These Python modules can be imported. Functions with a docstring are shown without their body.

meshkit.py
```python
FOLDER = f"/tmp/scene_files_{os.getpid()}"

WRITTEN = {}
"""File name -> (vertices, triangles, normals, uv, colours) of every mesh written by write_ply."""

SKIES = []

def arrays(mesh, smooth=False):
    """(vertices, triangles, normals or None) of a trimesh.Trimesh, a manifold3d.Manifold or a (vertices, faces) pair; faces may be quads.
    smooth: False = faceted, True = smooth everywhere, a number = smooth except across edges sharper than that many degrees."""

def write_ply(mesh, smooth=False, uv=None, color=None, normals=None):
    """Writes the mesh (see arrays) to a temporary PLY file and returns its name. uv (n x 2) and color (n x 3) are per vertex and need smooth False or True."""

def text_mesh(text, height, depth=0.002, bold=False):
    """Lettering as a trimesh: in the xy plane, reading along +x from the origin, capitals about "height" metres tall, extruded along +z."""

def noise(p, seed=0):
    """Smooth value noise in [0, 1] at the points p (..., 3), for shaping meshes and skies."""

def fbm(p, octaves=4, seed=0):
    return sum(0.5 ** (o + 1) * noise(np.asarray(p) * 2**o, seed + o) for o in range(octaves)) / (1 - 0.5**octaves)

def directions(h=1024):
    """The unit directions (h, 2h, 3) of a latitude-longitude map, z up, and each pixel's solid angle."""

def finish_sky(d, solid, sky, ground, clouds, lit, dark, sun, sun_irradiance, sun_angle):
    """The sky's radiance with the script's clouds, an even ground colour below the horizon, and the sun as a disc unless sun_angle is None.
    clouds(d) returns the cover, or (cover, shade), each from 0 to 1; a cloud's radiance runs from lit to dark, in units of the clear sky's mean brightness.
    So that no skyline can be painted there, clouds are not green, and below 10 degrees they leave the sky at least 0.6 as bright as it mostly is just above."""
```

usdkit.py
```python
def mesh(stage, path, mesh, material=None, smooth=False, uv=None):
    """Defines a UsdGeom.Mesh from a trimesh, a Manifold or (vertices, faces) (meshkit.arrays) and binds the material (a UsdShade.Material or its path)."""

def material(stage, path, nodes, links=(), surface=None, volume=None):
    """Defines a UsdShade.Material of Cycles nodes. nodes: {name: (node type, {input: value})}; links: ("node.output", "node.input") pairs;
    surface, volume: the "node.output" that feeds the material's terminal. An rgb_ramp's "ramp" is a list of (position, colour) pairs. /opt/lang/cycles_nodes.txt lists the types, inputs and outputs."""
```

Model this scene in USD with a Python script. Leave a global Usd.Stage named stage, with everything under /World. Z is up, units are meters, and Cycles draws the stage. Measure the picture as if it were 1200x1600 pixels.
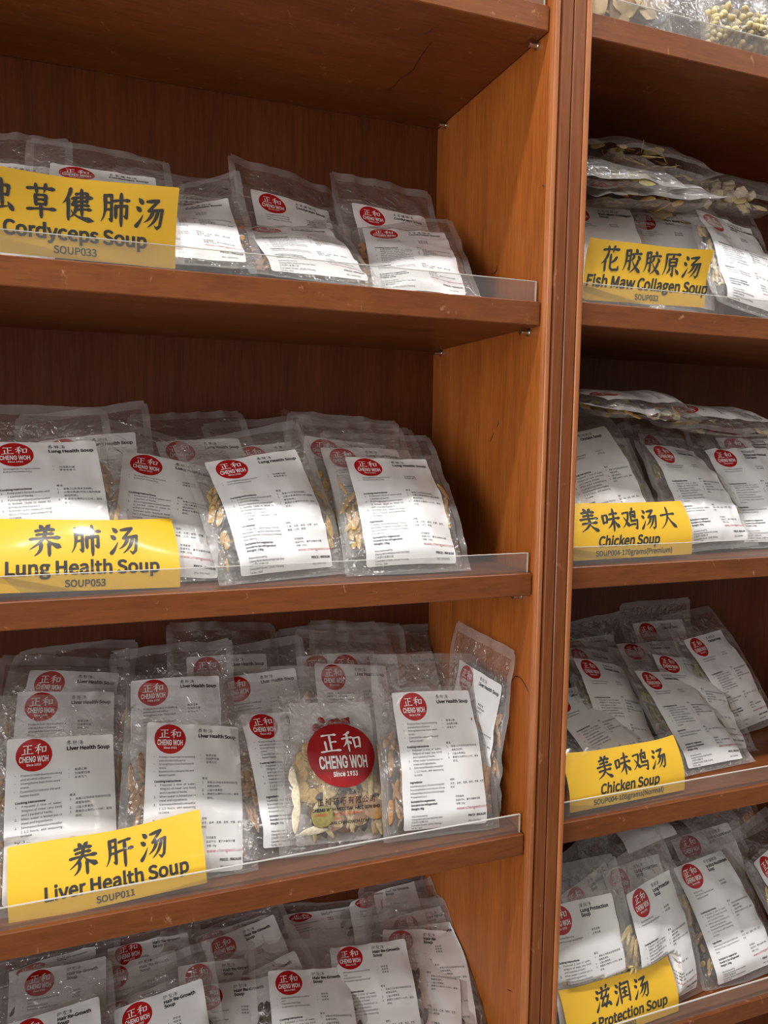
import math, glob, random
import numpy as np, trimesh, usdkit, meshkit
from pxr import Usd, UsdGeom, UsdLux, UsdShade, Gf, Sdf
from PIL import Image, ImageDraw, ImageFont
from scipy.spatial import cKDTree
from shapely import affinity
from shapely.geometry import Polygon, Point, MultiPoint, box as sbox
from shapely.ops import unary_union

stage = Usd.Stage.CreateInMemory()
UsdGeom.SetStageUpAxis(stage, UsdGeom.Tokens.z)
UsdGeom.SetStageMetersPerUnit(stage, 1.0)
UsdGeom.Xform.Define(stage, '/World')
UsdGeom.Scope.Define(stage, '/World/Looks')

# ------------------------------------------------------------------ camera
FPX, YAW, PITCH, ROLL = 1211.673, 0.364392, -0.092002, 0.013229
EYE = np.array([-0.451078, -0.723651, 1.541889])
_f = np.array([math.sin(YAW) * math.cos(PITCH), math.cos(YAW) * math.cos(PITCH), math.sin(PITCH)])
_r = np.array([math.cos(YAW), -math.sin(YAW), 0.0])
_u = np.cross(_r, _f)
_r2 = math.cos(ROLL) * _r + math.sin(ROLL) * _u
_u2 = -math.sin(ROLL) * _r + math.cos(ROLL) * _u
cam = UsdGeom.Camera.Define(stage, '/World/camera')
cam.AddTransformOp().Set(Gf.Matrix4d(*_r2, 0, *_u2, 0, *(-_f), 0, *EYE, 1))
cam.CreateHorizontalApertureAttr(36.0)
cam.CreateVerticalApertureAttr(48.0)
cam.CreateFocalLengthAttr(36.0 * FPX / 1200)
cam.CreateClippingRangeAttr(Gf.Vec2f(0.02, 50))
cam.CreateExposureAttr(0.0)

# ------------------------------------------------------------------ light: shop ceiling lamps and the room's even light
dome = UsdLux.DomeLight.Define(stage, '/World/room_light')
dome.CreateIntensityAttr(0.095)
dome.CreateColorAttr(Gf.Vec3f(1.0, 0.97, 0.94))

def panel(name, x, y, z, w, h, power, col=(1.0, 0.95, 0.87), tilt=0.0):
    l = UsdLux.RectLight.Define(stage, '/World/' + name)
    l.CreateWidthAttr(w); l.CreateHeightAttr(h)
    l.CreateIntensityAttr(power); l.CreateColorAttr(Gf.Vec3f(*col))
    l.AddTranslateOp().Set(Gf.Vec3d(x, y, z)); l.AddRotateXOp().Set(tilt)

for i, x in enumerate((-1.50, -0.90, -0.30, 0.30, 0.90, 1.50)):      # row of lamps above the front of the shelves
    panel('shelf_lamp_%03d' % i, x, -0.40, 2.92, 0.10, 0.07, 360.0, (1.0, 0.985, 0.965))
for i, (x, y) in enumerate(((-2.4, -1.5), (-1.5, -2.1), (-0.7, -1.4), (0.0, -2.3), (0.7, -1.5), (1.5, -2.2), (2.2, -1.4), (-0.6, -3.0), (0.9, -3.1))):
    panel('ceiling_spot_%03d' % i, x, y, 2.92, 0.08, 0.08, 85.0, (1.0, 0.90, 0.76))      # the shop's other ceiling spots
# daylight through the shop front to the left
win = UsdLux.RectLight.Define(stage, '/World/shop_front_daylight')
win.CreateWidthAttr(2.2); win.CreateHeightAttr(1.9); win.CreateIntensityAttr(7.5); win.CreateColorAttr(Gf.Vec3f(1.0, 0.985, 0.97))
win.AddTranslateOp().Set(Gf.Vec3d(-3.4, -1.75, 1.55)); win.AddRotateYOp().Set(-90.0)

# ------------------------------------------------------------------ helpers
_count = {}
def numbered(parent, name):
    k = (parent, name); n = _count.get(k, 0); _count[k] = n + 1
    return name if n == 0 else '%s_%03d' % (name, n)

def tag(prim, label=None, cat=None, group=None, kind=None):
    for k, v in (('label', label), ('category', cat), ('group', group), ('kind', kind)):
        if v: prim.SetCustomDataByKey(k, v)
    return prim

def thing(name, label, cat, group=None, loc=(0, 0, 0)):
    p = '/World/' + numbered('/World', name)
    x = UsdGeom.Xform.Define(stage, p)
    if any(loc): x.AddTranslateOp().Set(Gf.Vec3d(*map(float, loc)))
    tag(x.GetPrim(), label, cat, group)
    return p

def part(name, mesh, mat, parent, smooth=False, label=None, kind=None):
    p = parent + '/' + numbered(parent, name)
    m = usdkit.mesh(stage, p, mesh, mat, smooth=smooth)
    if label or kind: tag(m.GetPrim(), label, None, None, kind)
    return p

def bevel_box(x0, x1, y0, y1, z0, z1, b=0.0015):
    """A box with chamfered edges."""
    b = min(b, (x1 - x0) / 3, (y1 - y0) / 3, (z1 - z0) / 3)
    pts = []
    for sx in (0, 1):
        for sy in (0, 1):
            for sz in (0, 1):
                c = np.array([x1 if sx else x0, y1 if sy else y0, z1 if sz else z0])
                d = np.array([-1 if sx else 1, -1 if sy else 1, -1 if sz else 1]) * b
                for k in range(3):
                    e = d.copy(); e[k] = 0
                    pts.append(c + e)
    return trimesh.convex.convex_hull(np.array(pts))

def box(x0, x1, y0, y1, z0, z1):
    return trimesh.creation.box(bounds=[[x0, y0, z0], [x1, y1, z1]])

def tube(path, r, n=6):
    path = np.asarray(path, float)
    V, F = [], []
    for i, p in enumerate(path):
        t = path[min(i + 1, len(path) - 1)] - path[max(i - 1, 0)]
        t = t / np.linalg.norm(t)
        a = np.cross(t, [0.31, 0.72, 0.62]); a /= np.linalg.norm(a); b = np.cross(t, a)
        rr = r * (0.35 if i in (0, len(path) - 1) else 1)
        for k in range(n):
            an = 2 * math.pi * k / n
            V.append(p + rr * (math.cos(an) * a + math.sin(an) * b))
    for i in range(len(path) - 1):
        for k in range(n):
            a, b = i * n + k, i * n + (k + 1) % n
            F += [[a, b, b + n], [a, b + n, a + n]]
    for base, sgn in ((0, -1), ((len(path) - 1) * n, 1)):
        for k in range(1, n - 1):
            F.append([base, base + k, base + k + 1][::sgn])
    return trimesh.Trimesh(np.array(V), np.array(F), process=False)

def lathe(profile, n=16):
    return trimesh.creation.revolve(np.asarray(profile, float), sections=n)

def frame(yaw, lean, roll):
    u = np.array([math.cos(yaw), math.sin(yaw), 0]); n = np.array([math.sin(yaw), -math.cos(yaw), 0]); v = np.array([0, 0, 1.0])
    v2 = math.cos(lean) * v - math.sin(lean) * n; n2 = math.cos(lean) * n + math.sin(lean) * v
    u3 = math.cos(roll) * u + math.sin(roll) * v2; v3 = -math.sin(roll) * u + math.cos(roll) * v2
    return u3, v3, n2

def lin(r, g, b):
    return tuple(((c / 255) / 12.92 if c / 255 <= 0.04045 else ((c / 255 + 0.055) / 1.055) ** 2.4) for c in (r, g, b))

# ------------------------------------------------------------------ materials
def mat(name, nodes, links=(), surface='p.BSDF'):
    return usdkit.material(stage, '/World/Looks/' + name, nodes, links, surface=surface)

def plain(name, col, rough=0.5, **kw):
    return mat(name, {'p': ('principled_bsdf', dict(base_color=col, roughness=rough, **kw))})

def wood(name, stretch, c0, c1, c2, rough=0.33, scratch=0.0, scratch_dir=(1, 1, 1), spec=0.5):
    """Stained veneer: long streaks, fine pores and pale scratches."""
    nodes = {
        'g': ('geometry', {}),
        'm': ('mapping', dict(scale=stretch)),
        'n1': ('noise_texture', dict(scale=9.0, detail=6.0, roughness=0.62, distortion=0.6)),
        'm2': ('mapping', dict(scale=tuple(4.5 * s for s in stretch))),
        'n2': ('noise_texture', dict(scale=26.0, detail=4.0, roughness=0.7)),
        'r1': ('rgb_ramp', dict(ramp=[(0.25, c0), (0.5, c1), (0.78, c2)])),
        'r2': ('rgb_ramp', dict(ramp=[(0.30, (0.62, 0.58, 0.55)), (0.55, (1, 1, 1)), (0.8, (1.1, 1.1, 1.1))])),
        'mul': ('mix_color', dict(blend_type='multiply', fac=0.75)),
        'b': ('bump', dict(strength=0.12, distance=0.0008)),
        'p': ('principled_bsdf', dict(roughness=rough, specular_ior_level=spec)),
        'n3': ('noise_texture', dict(scale=5.0, detail=2.0)),
        'rr': ('map_range', dict(from_min=0.3, from_max=0.7, to_min=rough - 0.06, to_max=rough + 0.10)),
    }
    links = [('g.position', 'm.vector'), ('m.vector', 'n1.vector'), ('g.position', 'm2.vector'), ('m2.vector', 'n2.vector'),
             ('n1.fac', 'r1.fac'), ('n2.fac', 'r2.fac'), ('r1.color', 'mul.a'), ('r2.color', 'mul.b'),
             ('n2.fac', 'b.height'), ('b.normal', 'p.normal'), ('g.position', 'n3.vector'), ('n3.fac', 'rr.value'), ('rr.result', 'p.roughness')]
    if scratch:
        nodes.update({
            'ms': ('mapping', dict(scale=scratch_dir, rotation=(0.3, 0.5, 0.4))),
            'ns': ('noise_texture', dict(scale=75.0, detail=5.0, roughness=0.68, distortion=0.5)),
            'rs': ('rgb_ramp', dict(ramp=[(0.0, (0, 0, 0)), (0.645, (0, 0, 0)), (0.73, (1, 1, 1)), (1.0, (1, 1, 1))])),
            'mx': ('mix_color', dict(fac=0.0, b=lin(214, 160, 118))),
            'sc': ('math', dict(math_type='multiply', value2=scratch * 0.75)),
        })
        links += [('g.position', 'ms.vector'), ('ms.vector', 'ns.vector'), ('ns.fac', 'rs.fac'), ('rs.color', 'sc.value1'),
                  ('sc.value', 'mx.fac'), ('mul.result', 'mx.a'), ('mx.result', 'p.base_color')]
    else:
        links += [('mul.result', 'p.base_color')]
    return mat(name, nodes, links)

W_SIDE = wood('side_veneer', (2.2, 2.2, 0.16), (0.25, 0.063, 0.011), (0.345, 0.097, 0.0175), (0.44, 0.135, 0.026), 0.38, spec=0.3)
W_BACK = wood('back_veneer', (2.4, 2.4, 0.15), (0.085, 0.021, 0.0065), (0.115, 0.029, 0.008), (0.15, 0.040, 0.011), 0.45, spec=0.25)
W_SHELF = wood('shelf_veneer', (0.22, 1.8, 1.8), (0.14, 0.038, 0.0095), (0.19, 0.054, 0.0125), (0.25, 0.077, 0.019), 0.38, 0.55, (1.0, 1.0, 0.7), spec=0.35)
W_FRAME = wood('frame_moulding', (2.6, 2.6, 0.14), (0.14, 0.038, 0.010), (0.20, 0.057, 0.0135), (0.28, 0.087, 0.022), 0.32, 0.5, (1, 1, 0.35), spec=0.4)
W_BEAD = wood('bead_moulding_highlight', (2.6, 2.6, 0.14), (0.28, 0.085, 0.025), (0.40, 0.135, 0.042), (0.54, 0.21, 0.08), 0.30, 0.4, (1, 1, 0.35))  # frame wood made paler: the highlight on the rounded beads is painted in
GAP = plain('joint_shadow_gap', (0.02, 0.008, 0.004), 0.8)
METAL = plain('peg_nickel', (0.62, 0.60, 0.56), 0.28, metallic=1.0)
SCUFF = plain('dark_scuff', (0.030, 0.010, 0.005), 0.6)
FLOOR = plain('floor_tile', (0.36, 0.31, 0.26), 0.35)
WALL = plain('wall_paint', (0.70, 0.67, 0.62), 0.8)

def film(name, haze, rough=0.10, bump=0.35, tint=(0.96, 0.95, 0.945), scale=38.0, refl=0.45, base=0.045):
    """Clear packing film: mostly see-through, a grey haze, and crinkled gloss."""
    return mat(name, {
        'tc': ('geometry', {}),
        'n': ('noise_texture', dict(scale=scale, detail=2.0, roughness=0.5, distortion=1.2)),
        'b': ('bump', dict(strength=bump, distance=0.006)),
        't': ('transparent_bsdf', dict(color=tint)),
        'd': ('diffuse_bsdf', dict(color=(0.66, 0.64, 0.63))),
        'g': ('glossy_bsdf', dict(color=(1, 1, 1), roughness=rough)),
        'lw': ('layer_weight', dict(blend=0.5)),
        'pw': ('math', dict(math_type='power', value2=4.5)),
        'f': ('math', dict(math_type='multiply_add', value2=refl, value3=base)),
        'm1': ('mix_closure', dict(fac=haze)),
        'm2': ('mix_closure', {}),
    }, [('tc.position', 'n.vector'), ('n.fac', 'b.height'), ('b.normal', 'g.normal'), ('b.normal', 'lw.normal'), ('lw.facing', 'pw.value1'), ('pw.value', 'f.value1'),
        ('t.BSDF', 'm1.closure1'), ('d.BSDF', 'm1.closure2'), ('m1.closure', 'm2.closure1'), ('g.BSDF', 'm2.closure2'), ('f.value', 'm2.fac')],
        surface='m2.closure')

FILM = film('pouch_film', 0.115, 0.16, 1.0, scale=75.0, base=0.10)
SEAL = film('pouch_seal', 0.24, 0.14, 0.4, scale=120.0)
LAMI = film('laminate_film', 0.03, 0.10, 0.05, scale=14.0)
ACRYL = film('acrylic_sheet', 0.06, 0.05, 0.02, tint=(0.93, 0.93, 0.92), scale=20.0)
ACRYL_EDGE = mat('acrylic_cut_edge', {
    'd': ('diffuse_bsdf', dict(color=(0.80, 0.79, 0.75))), 't': ('transparent_bsdf', dict(color=(0.9, 0.9, 0.88))), 'm': ('mix_closure', dict(fac=0.62))},
    [('t.BSDF', 'm.closure1'), ('d.BSDF', 'm.closure2')], surface='m.closure')

def printed(name, col, rough=0.38, coat=0.35):
    return mat(name, {'g': ('geometry', {}), 'n': ('noise_texture', dict(scale=60.0, detail=3.0)), 'b': ('bump', dict(strength=0.10, distance=0.002)),
                      'p': ('principled_bsdf', dict(base_color=col, roughness=rough, coat_weight=coat, coat_roughness=0.12))},
               [('g.position', 'n.vector'), ('n.fac', 'b.height'), ('b.normal', 'p.coat_normal')])

PAPER = printed('label_paper', (0.80, 0.79, 0.79))
RED = printed('emblem_red', (0.47, 0.011, 0.014))
DARKRED = printed('film_print_red', (0.33, 0.008, 0.011), 0.3)
WHITE = plain('white_print', (0.84, 0.83, 0.82), 0.4)
BLACK = plain('black_print', (0.018, 0.018, 0.020), 0.45)
GREYINK = plain('grey_print', (0.085, 0.083, 0.088), 0.5)
REDINK = plain('red_print', (0.42, 0.02, 0.03), 0.5)
ORANGEINK = plain('orange_print', (0.48, 0.12, 0.05), 0.5)
YELLOW = printed('sign_yellow', (1.0, 0.61, 0.006), 0.5, 0.0)

def herbs(name, cols, rough=0.6):
    n = len(cols)
    return mat(name, {'g': ('geometry', {}), 'r': ('rgb_ramp', dict(ramp=[((i + 0.0) / n, c) for i, c in enumerate(cols)], interpolate=False)),
                      'nz': ('noise_texture', dict(scale=420.0, detail=3.0)), 'r2': ('rgb_ramp', dict(ramp=[(0.3, (0.72, 0.68, 0.62)), (0.7, (1.08, 1.08, 1.08))])),
                      'm': ('mix_color', dict(blend_type='multiply', fac=1.0)), 'p': ('principled_bsdf', dict(roughness=rough))},
               [('g.random_per_island', 'r.fac'), ('g.position', 'nz.vector'), ('nz.fac', 'r2.fac'), ('r.color', 'm.a'), ('r2.color', 'm.b'), ('m.result', 'p.base_color')])

PALE, STRAW, TAN, BROWN, DKBR, DATE, GOJI, OLIVE, IVORY = (lin(226, 205, 150), lin(208, 172, 98), lin(176, 132, 82), lin(122, 82, 48),
                                                           lin(58, 38, 26), lin(92, 26, 24), lin(140, 34, 26), lin(150, 140, 84), lin(232, 222, 196))
H_MIX = {
    'cordyceps': herbs('herbs_golden', [lin(206, 140, 52), PALE, STRAW, DATE, TAN]),
    'lung': herbs('herbs_straw', [STRAW, PALE, TAN, STRAW, BROWN, DKBR]),
    'liver': herbs('herbs_tan', [TAN, PALE, BROWN, STRAW, BROWN, DKBR]),
    'hair': herbs('herbs_dark', [DKBR, BROWN, TAN, PALE, DKBR]),
    'maw': herbs('herbs_maw', [PALE, STRAW, OLIVE, TAN, IVORY]),
    'chicken': herbs('herbs_chicken', [OLIVE, STRAW, DKBR, PALE, DATE, BROWN]),
    'steamed': herbs('herbs_steamed', [OLIVE, STRAW, DATE, PALE, BROWN]),
    'protect': herbs('herbs_lily', [PALE, IVORY, STRAW, DATE, PALE]),
    'scallop': herbs('herbs_scallop', [STRAW, PALE, OLIVE, STRAW, DATE]),
}
def organic(name, col, rough=0.55, scale=300.0, lo=0.7):
    return mat(name, {'g': ('geometry', {}), 'o': ('object_info', {}), 'nz': ('noise_texture', dict(scale=scale, detail=4.0)),
                      'r2': ('rgb_ramp', dict(ramp=[(0.28, (lo, lo * 0.95, lo * 0.88)), (0.7, (1.08, 1.08, 1.08))])),
                      'm': ('mix_color', dict(blend_type='multiply', fac=1.0, a=col)), 'p': ('principled_bsdf', dict(roughness=rough))},
               [('g.position', 'nz.vector'), ('nz.fac', 'r2.fac'), ('r2.color', 'm.b'), ('m.result', 'p.base_color')])
O = dict(pale=organic('dried_pale', PALE), straw=organic('dried_straw', STRAW), tan=organic('dried_tan', TAN), brown=organic('dried_brown', BROWN),
         dark=organic('dried_dark', DKBR), date=organic('dried_date', DATE, 0.35), goji=organic('dried_goji', GOJI, 0.4), olive=organic('dried_olive', OLIVE),
         ivory=organic('dried_ivory', IVORY), bean=organic('bean_skin', lin(196, 182, 134), 0.5, 120, 0.8), bean2=organic('bean_skin_tan', lin(172, 156, 110), 0.5, 120, 0.85),
         sheet=organic('bark_sheet', lin(226, 200, 150), 0.5, 60, 0.8), blue=organic('blue_grey_card', lin(120, 128, 142), 0.4, 40, 0.9))

# ------------------------------------------------------------------ lettering
FONT_CJK = glob.glob('/opt/blender-*/*/datafiles/fonts/Noto Sans CJK Regular.woff2')[0]
FONT_INTER = glob.glob('/opt/blender-*/*/datafiles/fonts/Inter.woff2')[0]
_fonts, _glyphs = {}, {}
def _tri(shape):
    V, F, o = [], [], 0
    for g in getattr(shape, 'geoms', [shape]):
        if g.is_empty or g.geom_type != 'Polygon' or g.area < 1e-9: continue
        v, f = trimesh.creation.triangulate_polygon(g, engine='earcut')
        V.append(np.asarray(v)); F.append(np.asarray(f) + o); o += len(v)
    if not V: return np.zeros((0, 2)), np.zeros((0, 3), int)
    return np.vstack(V), np.vstack(F)

def glyph(ch, font, px, bold):
    """(triangles of one character on a 1 em grid, y up; advance)."""
    k = (ch, font, px, bold)
    if k not in _glyphs:
        if (font, px) not in _fonts: _fonts[font, px] = ImageFont.truetype(font, px)
        ft = _fonts[font, px]
        adv = ft.getlength(ch) / px
        x0, y0, x1, y1 = ft.getbbox(ch, anchor='ls', stroke_width=bold)
        if ch == ' ' or x1 <= x0:
            _glyphs[k] = (np.zeros((0, 2)), np.zeros((0, 3), int), adv)
        else:
            im = Image.new('L', (x1 - x0 + 8, y1 - y0 + 8))
            ImageDraw.Draw(im).text((4 - x0, 4 - y0), ch, 255, ft, anchor='ls', stroke_width=bold)
            on = np.pad(np.asarray(im) > 127, ((0, 0), (1, 1))).astype(np.int8)
            rows, starts = np.nonzero(np.diff(on, axis=1) == 1)
            ends = np.nonzero(np.diff(on, axis=1) == -1)[1]
            sh = unary_union([sbox(a, -r - 1, b, -r) for a, r, b in zip(starts, rows, ends)]).buffer(0.6).buffer(-0.6).simplify(0.75)
            sh = affinity.affine_transform(sh, [1 / px, 0, 0, 1 / px, (x0 - 4) / px, (4 - y0) / px])
            _glyphs[k] = (*_tri(sh), adv)
    return _glyphs[k]

# brush-written characters: strokes on a 100 x 100 grid, y down; h level, v upright, p falling left, n falling right, d dot, t rising, k bent and hooked
WATER = 'd 14,12 27,25|d 7,36 20,47|t 7,93 17,80 29,57'
MOON = 'p 20,13 20,58 7,90|k 20,14 41,11 40,86 31,79|h 22,35 39,33|h 21,55 39,53'
GRASS = 'h 12,18 90,13|v 36,5 39,28|p 66,3 60,27'
SUN = 'd 36,3 44,14|d 67,1 56,14'
BRUSH = {
 '虫': 'v 30,24 34,52|h 30,26 71,21|v 71,21 66,48|h 33,50 66,46|v 50,6 50,80|t 22,85 48,81 74,75|d 66,66 80,88',
 '草': GRASS + '|v 34,34 35,63|h 34,36 66,33|v 66,33 64,61|h 36,48 63,46|h 36,61 63,59|h 10,77 92,71|v 50,62 50,99',
 '健': 'p 28,5 20,27 3,48|v 20,32 19,96|h 44,18 79,14|v 79,14 77,40|h 40,29 92,25|h 46,40 77,37|h 44,52 82,48|h 40,64 88,60|v 61,5 61,80|k 32,32 45,28 33,49 44,49|p 44,49 40,70 25,88|n 29,66 48,84 98,93',
 '肺': MOON + '|h 47,27 96,22|v 54,40 54,76|k 54,42 89,38 88,73 79,66|v 71,5 71,99',
 '汤': WATER + '|k 41,19 77,14 47,45 91,39 84,86 75,95 65,86|p 61,46 50,66 32,80|p 77,44 66,72 44,94',
 '养': SUN + '|h 24,22 78,17|h 27,34 75,30|h 8,48 94,42|p 50,15 45,46 6,79|n 54,46 70,60 99,73|p 38,60 36,82 19,99|v 63,58 63,99',
 '肝': MOON + '|h 52,21 90,16|h 45,50 98,44|v 71,19 71,99',
 '花': GRASS + '|p 38,30 28,52 7,71|v 27,54 26,99|p 82,43 68,58 48,67|k 52,34 52,85 62,92 91,90 93,74',
 '胶': MOON + '|d 67,4 75,16|h 48,26 98,21|p 60,32 54,43 45,51|d 80,30 92,43|p 83,48 70,75 43,97|n 53,52 72,76 99,95',
 '原': 'h 18,12 92,8|p 20,12 20,58 3,95|p 58,15 52,27|v 38,28 40,59|h 38,30 78,26|v 78,26 75,56|h 40,43 75,40|h 40,57 75,54|k 58,58 58,94 47,86|p 42,66 36,78 25,89|d 72,66 90,86',
 '美': 'd 34,1 42,12|d 67,0 57,12|h 22,20 81,15|h 26,33 75,29|v 50,15 50,46|h 8,48 94,42|h 15,66 88,60|p 50,48 45,74 6,99|n 52,66 68,83 98,97',
 '味': 'v 7,32 10,67|h 8,33 31,30|v 31,30 28,61|h 10,63 28,61|h 46,26 87,22|h 38,48 98,42|v 66,4 66,99|p 64,48 54,68 33,87|n 68,48 80,68 99,83',
 '鸡': 'h 5,24 39,20|p 39,20 29,58 3,87|n 11,40 24,56 42,82|p 67,3 60,15|v 54,18 54,58|k 54,20 82,16 79,42 71,38|d 63,28 71,38|k 54,58 92,54 87,92 76,87|h 45,76 80,72',
 '大': 'h 9,38 92,32|p 50,5 44,56 7,97|n 50,38 66,67 98,95',
 '滋': WATER + '|d 47,3 54,14|p 81,1 72,14|h 35,24 96,19|k 51,28 39,46 54,48|k 58,43 38,77 61,75|d 54,66 65,86|k 78,26 66,44 80,46|k 86,41 66,75 88,73|d 82,64 94,84',
 '润': WATER + '|d 41,8 50,18|v 39,22 39,95|k 54,16 92,12 91,90 80,84|h 51,36 79,33|h 53,52 77,50|h 49,70 82,67|v 65,35 65,69',
 '正': 'h 16,17 86,13|v 53,16 53,88|h 54,50 82,47|v 28,45 29,88|h 4,93 97,87',
 '和': 'p 44,5 30,14 12,19|h 4,37 56,31|v 30,15 30,97|p 30,38 20,58 3,75|d 34,46 47,61|v 62,34 64,81|h 62,36 94,31|v 94,31 91,77|h 64,77 91,74',
 '护': 'h 8,28 42,24|k 25,5 25,92 14,84|t 5,64 24,56 44,47|d 65,5 74,17|h 54,27 92,22|v 92,22 89,49|h 56,49 89,46|p 54,28 52,66 37,95',
 '发': 'p 31,10 22,35|h 18,37 92,30|p 47,3 38,52 5,93|h 38,57 78,52|p 78,52 62,80 29,99|n 44,60 66,84 98,97|d 70,9 84,21',
}
_KIND = {'h': [(0, .62), (.08, .70), (.3, .50), (.75, .52), (.92, .95), (1, .55)], 'v': [(0, .62), (.1, .95), (.4, .74), (.85, .78), (1, .45)],
         'p': [(0, .75), (.12, .92), (.5, .66), (1, .12)], 'n': [(0, .22), (.45, .60), (.78, 1.25), (1, .12)], 'd': [(0, .2), (.6, 1.05), (.9, .95), (1, .45)],
         't': [(0, .9), (.25, .75), (1, .1)], 'k': [(0, .55), (.08, .8), (.3, .62), (.8, .75), (.93, .6), (1, .1)]}
_brush = {}
def brush_shape(ch, width=8.6):
    if (ch, width) in _brush: return _brush[ch, width]
    bits = []
    for s in BRUSH[ch].split('|'):
        kd, *pp = s.split()
        P = np.array([list(map(float, q.split(','))) for q in pp]); P[:, 1] = 88 - P[:, 1]
        if len(P) > 2 and kd in 'pnt':                      # bend smoothly through the middle point
            t = np.linspace(0, 1, 15)[:, None]
            c = 2 * P[1] - 0.5 * (P[0] + P[2])
            P = (1 - t) ** 2 * P[0] + 2 * t * (1 - t) * c + t ** 2 * P[2]
        L = np.r_[0, np.cumsum(np.linalg.norm(np.diff(P, axis=0), axis=1))]
        n = max(6, int(L[-1] / 5))
        at = np.unique(np.r_[np.linspace(0, L[-1], n), L])
        xs = np.c_[np.interp(at, L, P[:, 0]), np.interp(at, L, P[:, 1])]
        w = np.interp(at / L[-1], *zip(*_KIND[kd])) * width / 2
        if kd in 'h':
            xs[:, 1] += 1.6 * np.sin(at / L[-1] * math.pi)
        discs = [Point(*x).buffer(max(r, .4), 3) for x, r in zip(xs, w)]
        bits += [unary_union([a, b]).convex_hull for a, b in zip(discs[:-1], discs[1:])]
    _brush[ch, width] = affinity.scale(unary_union(bits).simplify(0.45), 0.01, 0.01, origin=(0, 0))
    return _brush[ch, width]

class Print:
    """Flat print gathered as triangles, in millimetres: x to the right, y up."""
    def __init__(self): self.V, self.F, self.n = [], [], 0
    def add(self, v, f):
        if len(v): self.V.append(v); self.F.append(f + self.n); self.n += len(v)
    def text(self, s, x, y, em, font=None, px=40, bold=0, sx=1.0, shear=0.0, space=0.0, width=None):
        font = font or FONT_CJK
        adv = [glyph(c, font, px, bold)[2] * em * sx + space for c in s]
        gap = 0.0
        if width is not None and ' ' in s: gap = (width - sum(adv)) / s.count(' ')
        for c, a in zip(s, adv):
            v, f, _ = glyph(c, font, px, bold)
            if len(v): self.add(np.c_[x + (v[:, 0] * sx + shear * v[:, 1]) * em, y + v[:, 1] * em], f)
            x += a + (gap if c == ' ' else 0)
        return x
    def brush(self, s, x, y, em, pitch, width=8.6, sx=1.0, shear=0.0):
        for c in s:
            v, f = _tri(brush_shape(c, width))
            self.add(np.c_[x + (v[:, 0] * sx + shear * v[:, 1]) * em, y + v[:, 1] * em], f); x += pitch
    def fine(self, size):
        v, f = self.arrays()
        v3, f3 = trimesh.remesh.subdivide_to_size(np.c_[v, 0 * v[:, 0]], f, size, max_iter=12)
        return v3[:, :2], f3
    def arrays(self):
        return (np.vstack(self.V), np.vstack(self.F)) if self.V else (np.zeros((0, 2)), np.zeros((0, 3), int))

def textwidth(s, em, font, px=40, bold=0, sx=1.0):
    return sum(glyph(c, font, px, bold)[2] * em * sx for c in s)

def disc(cx, cy, r, rings=7, seg=40, ry=None):
    ry = ry or r
    V, F = [[cx, cy]], []
    for i in range(1, rings + 1):
        for k in range(seg):
            a = 2 * math.pi * k / seg
            V.append([cx + r * i / rings * math.cos(a), cy + ry * i / rings * math.sin(a)])
    for k in range(seg): F.append([0, 1 + k, 1 + (k + 1) % seg])
    for i in range(rings - 1):
        for k in range(seg):
            a, b = 1 + i * seg + k, 1 + i * seg + (k + 1) % seg
            F += [[a, a + seg, b + seg], [a, b + seg, b]]
    return np.array(V, float), np.array(F)

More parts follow.
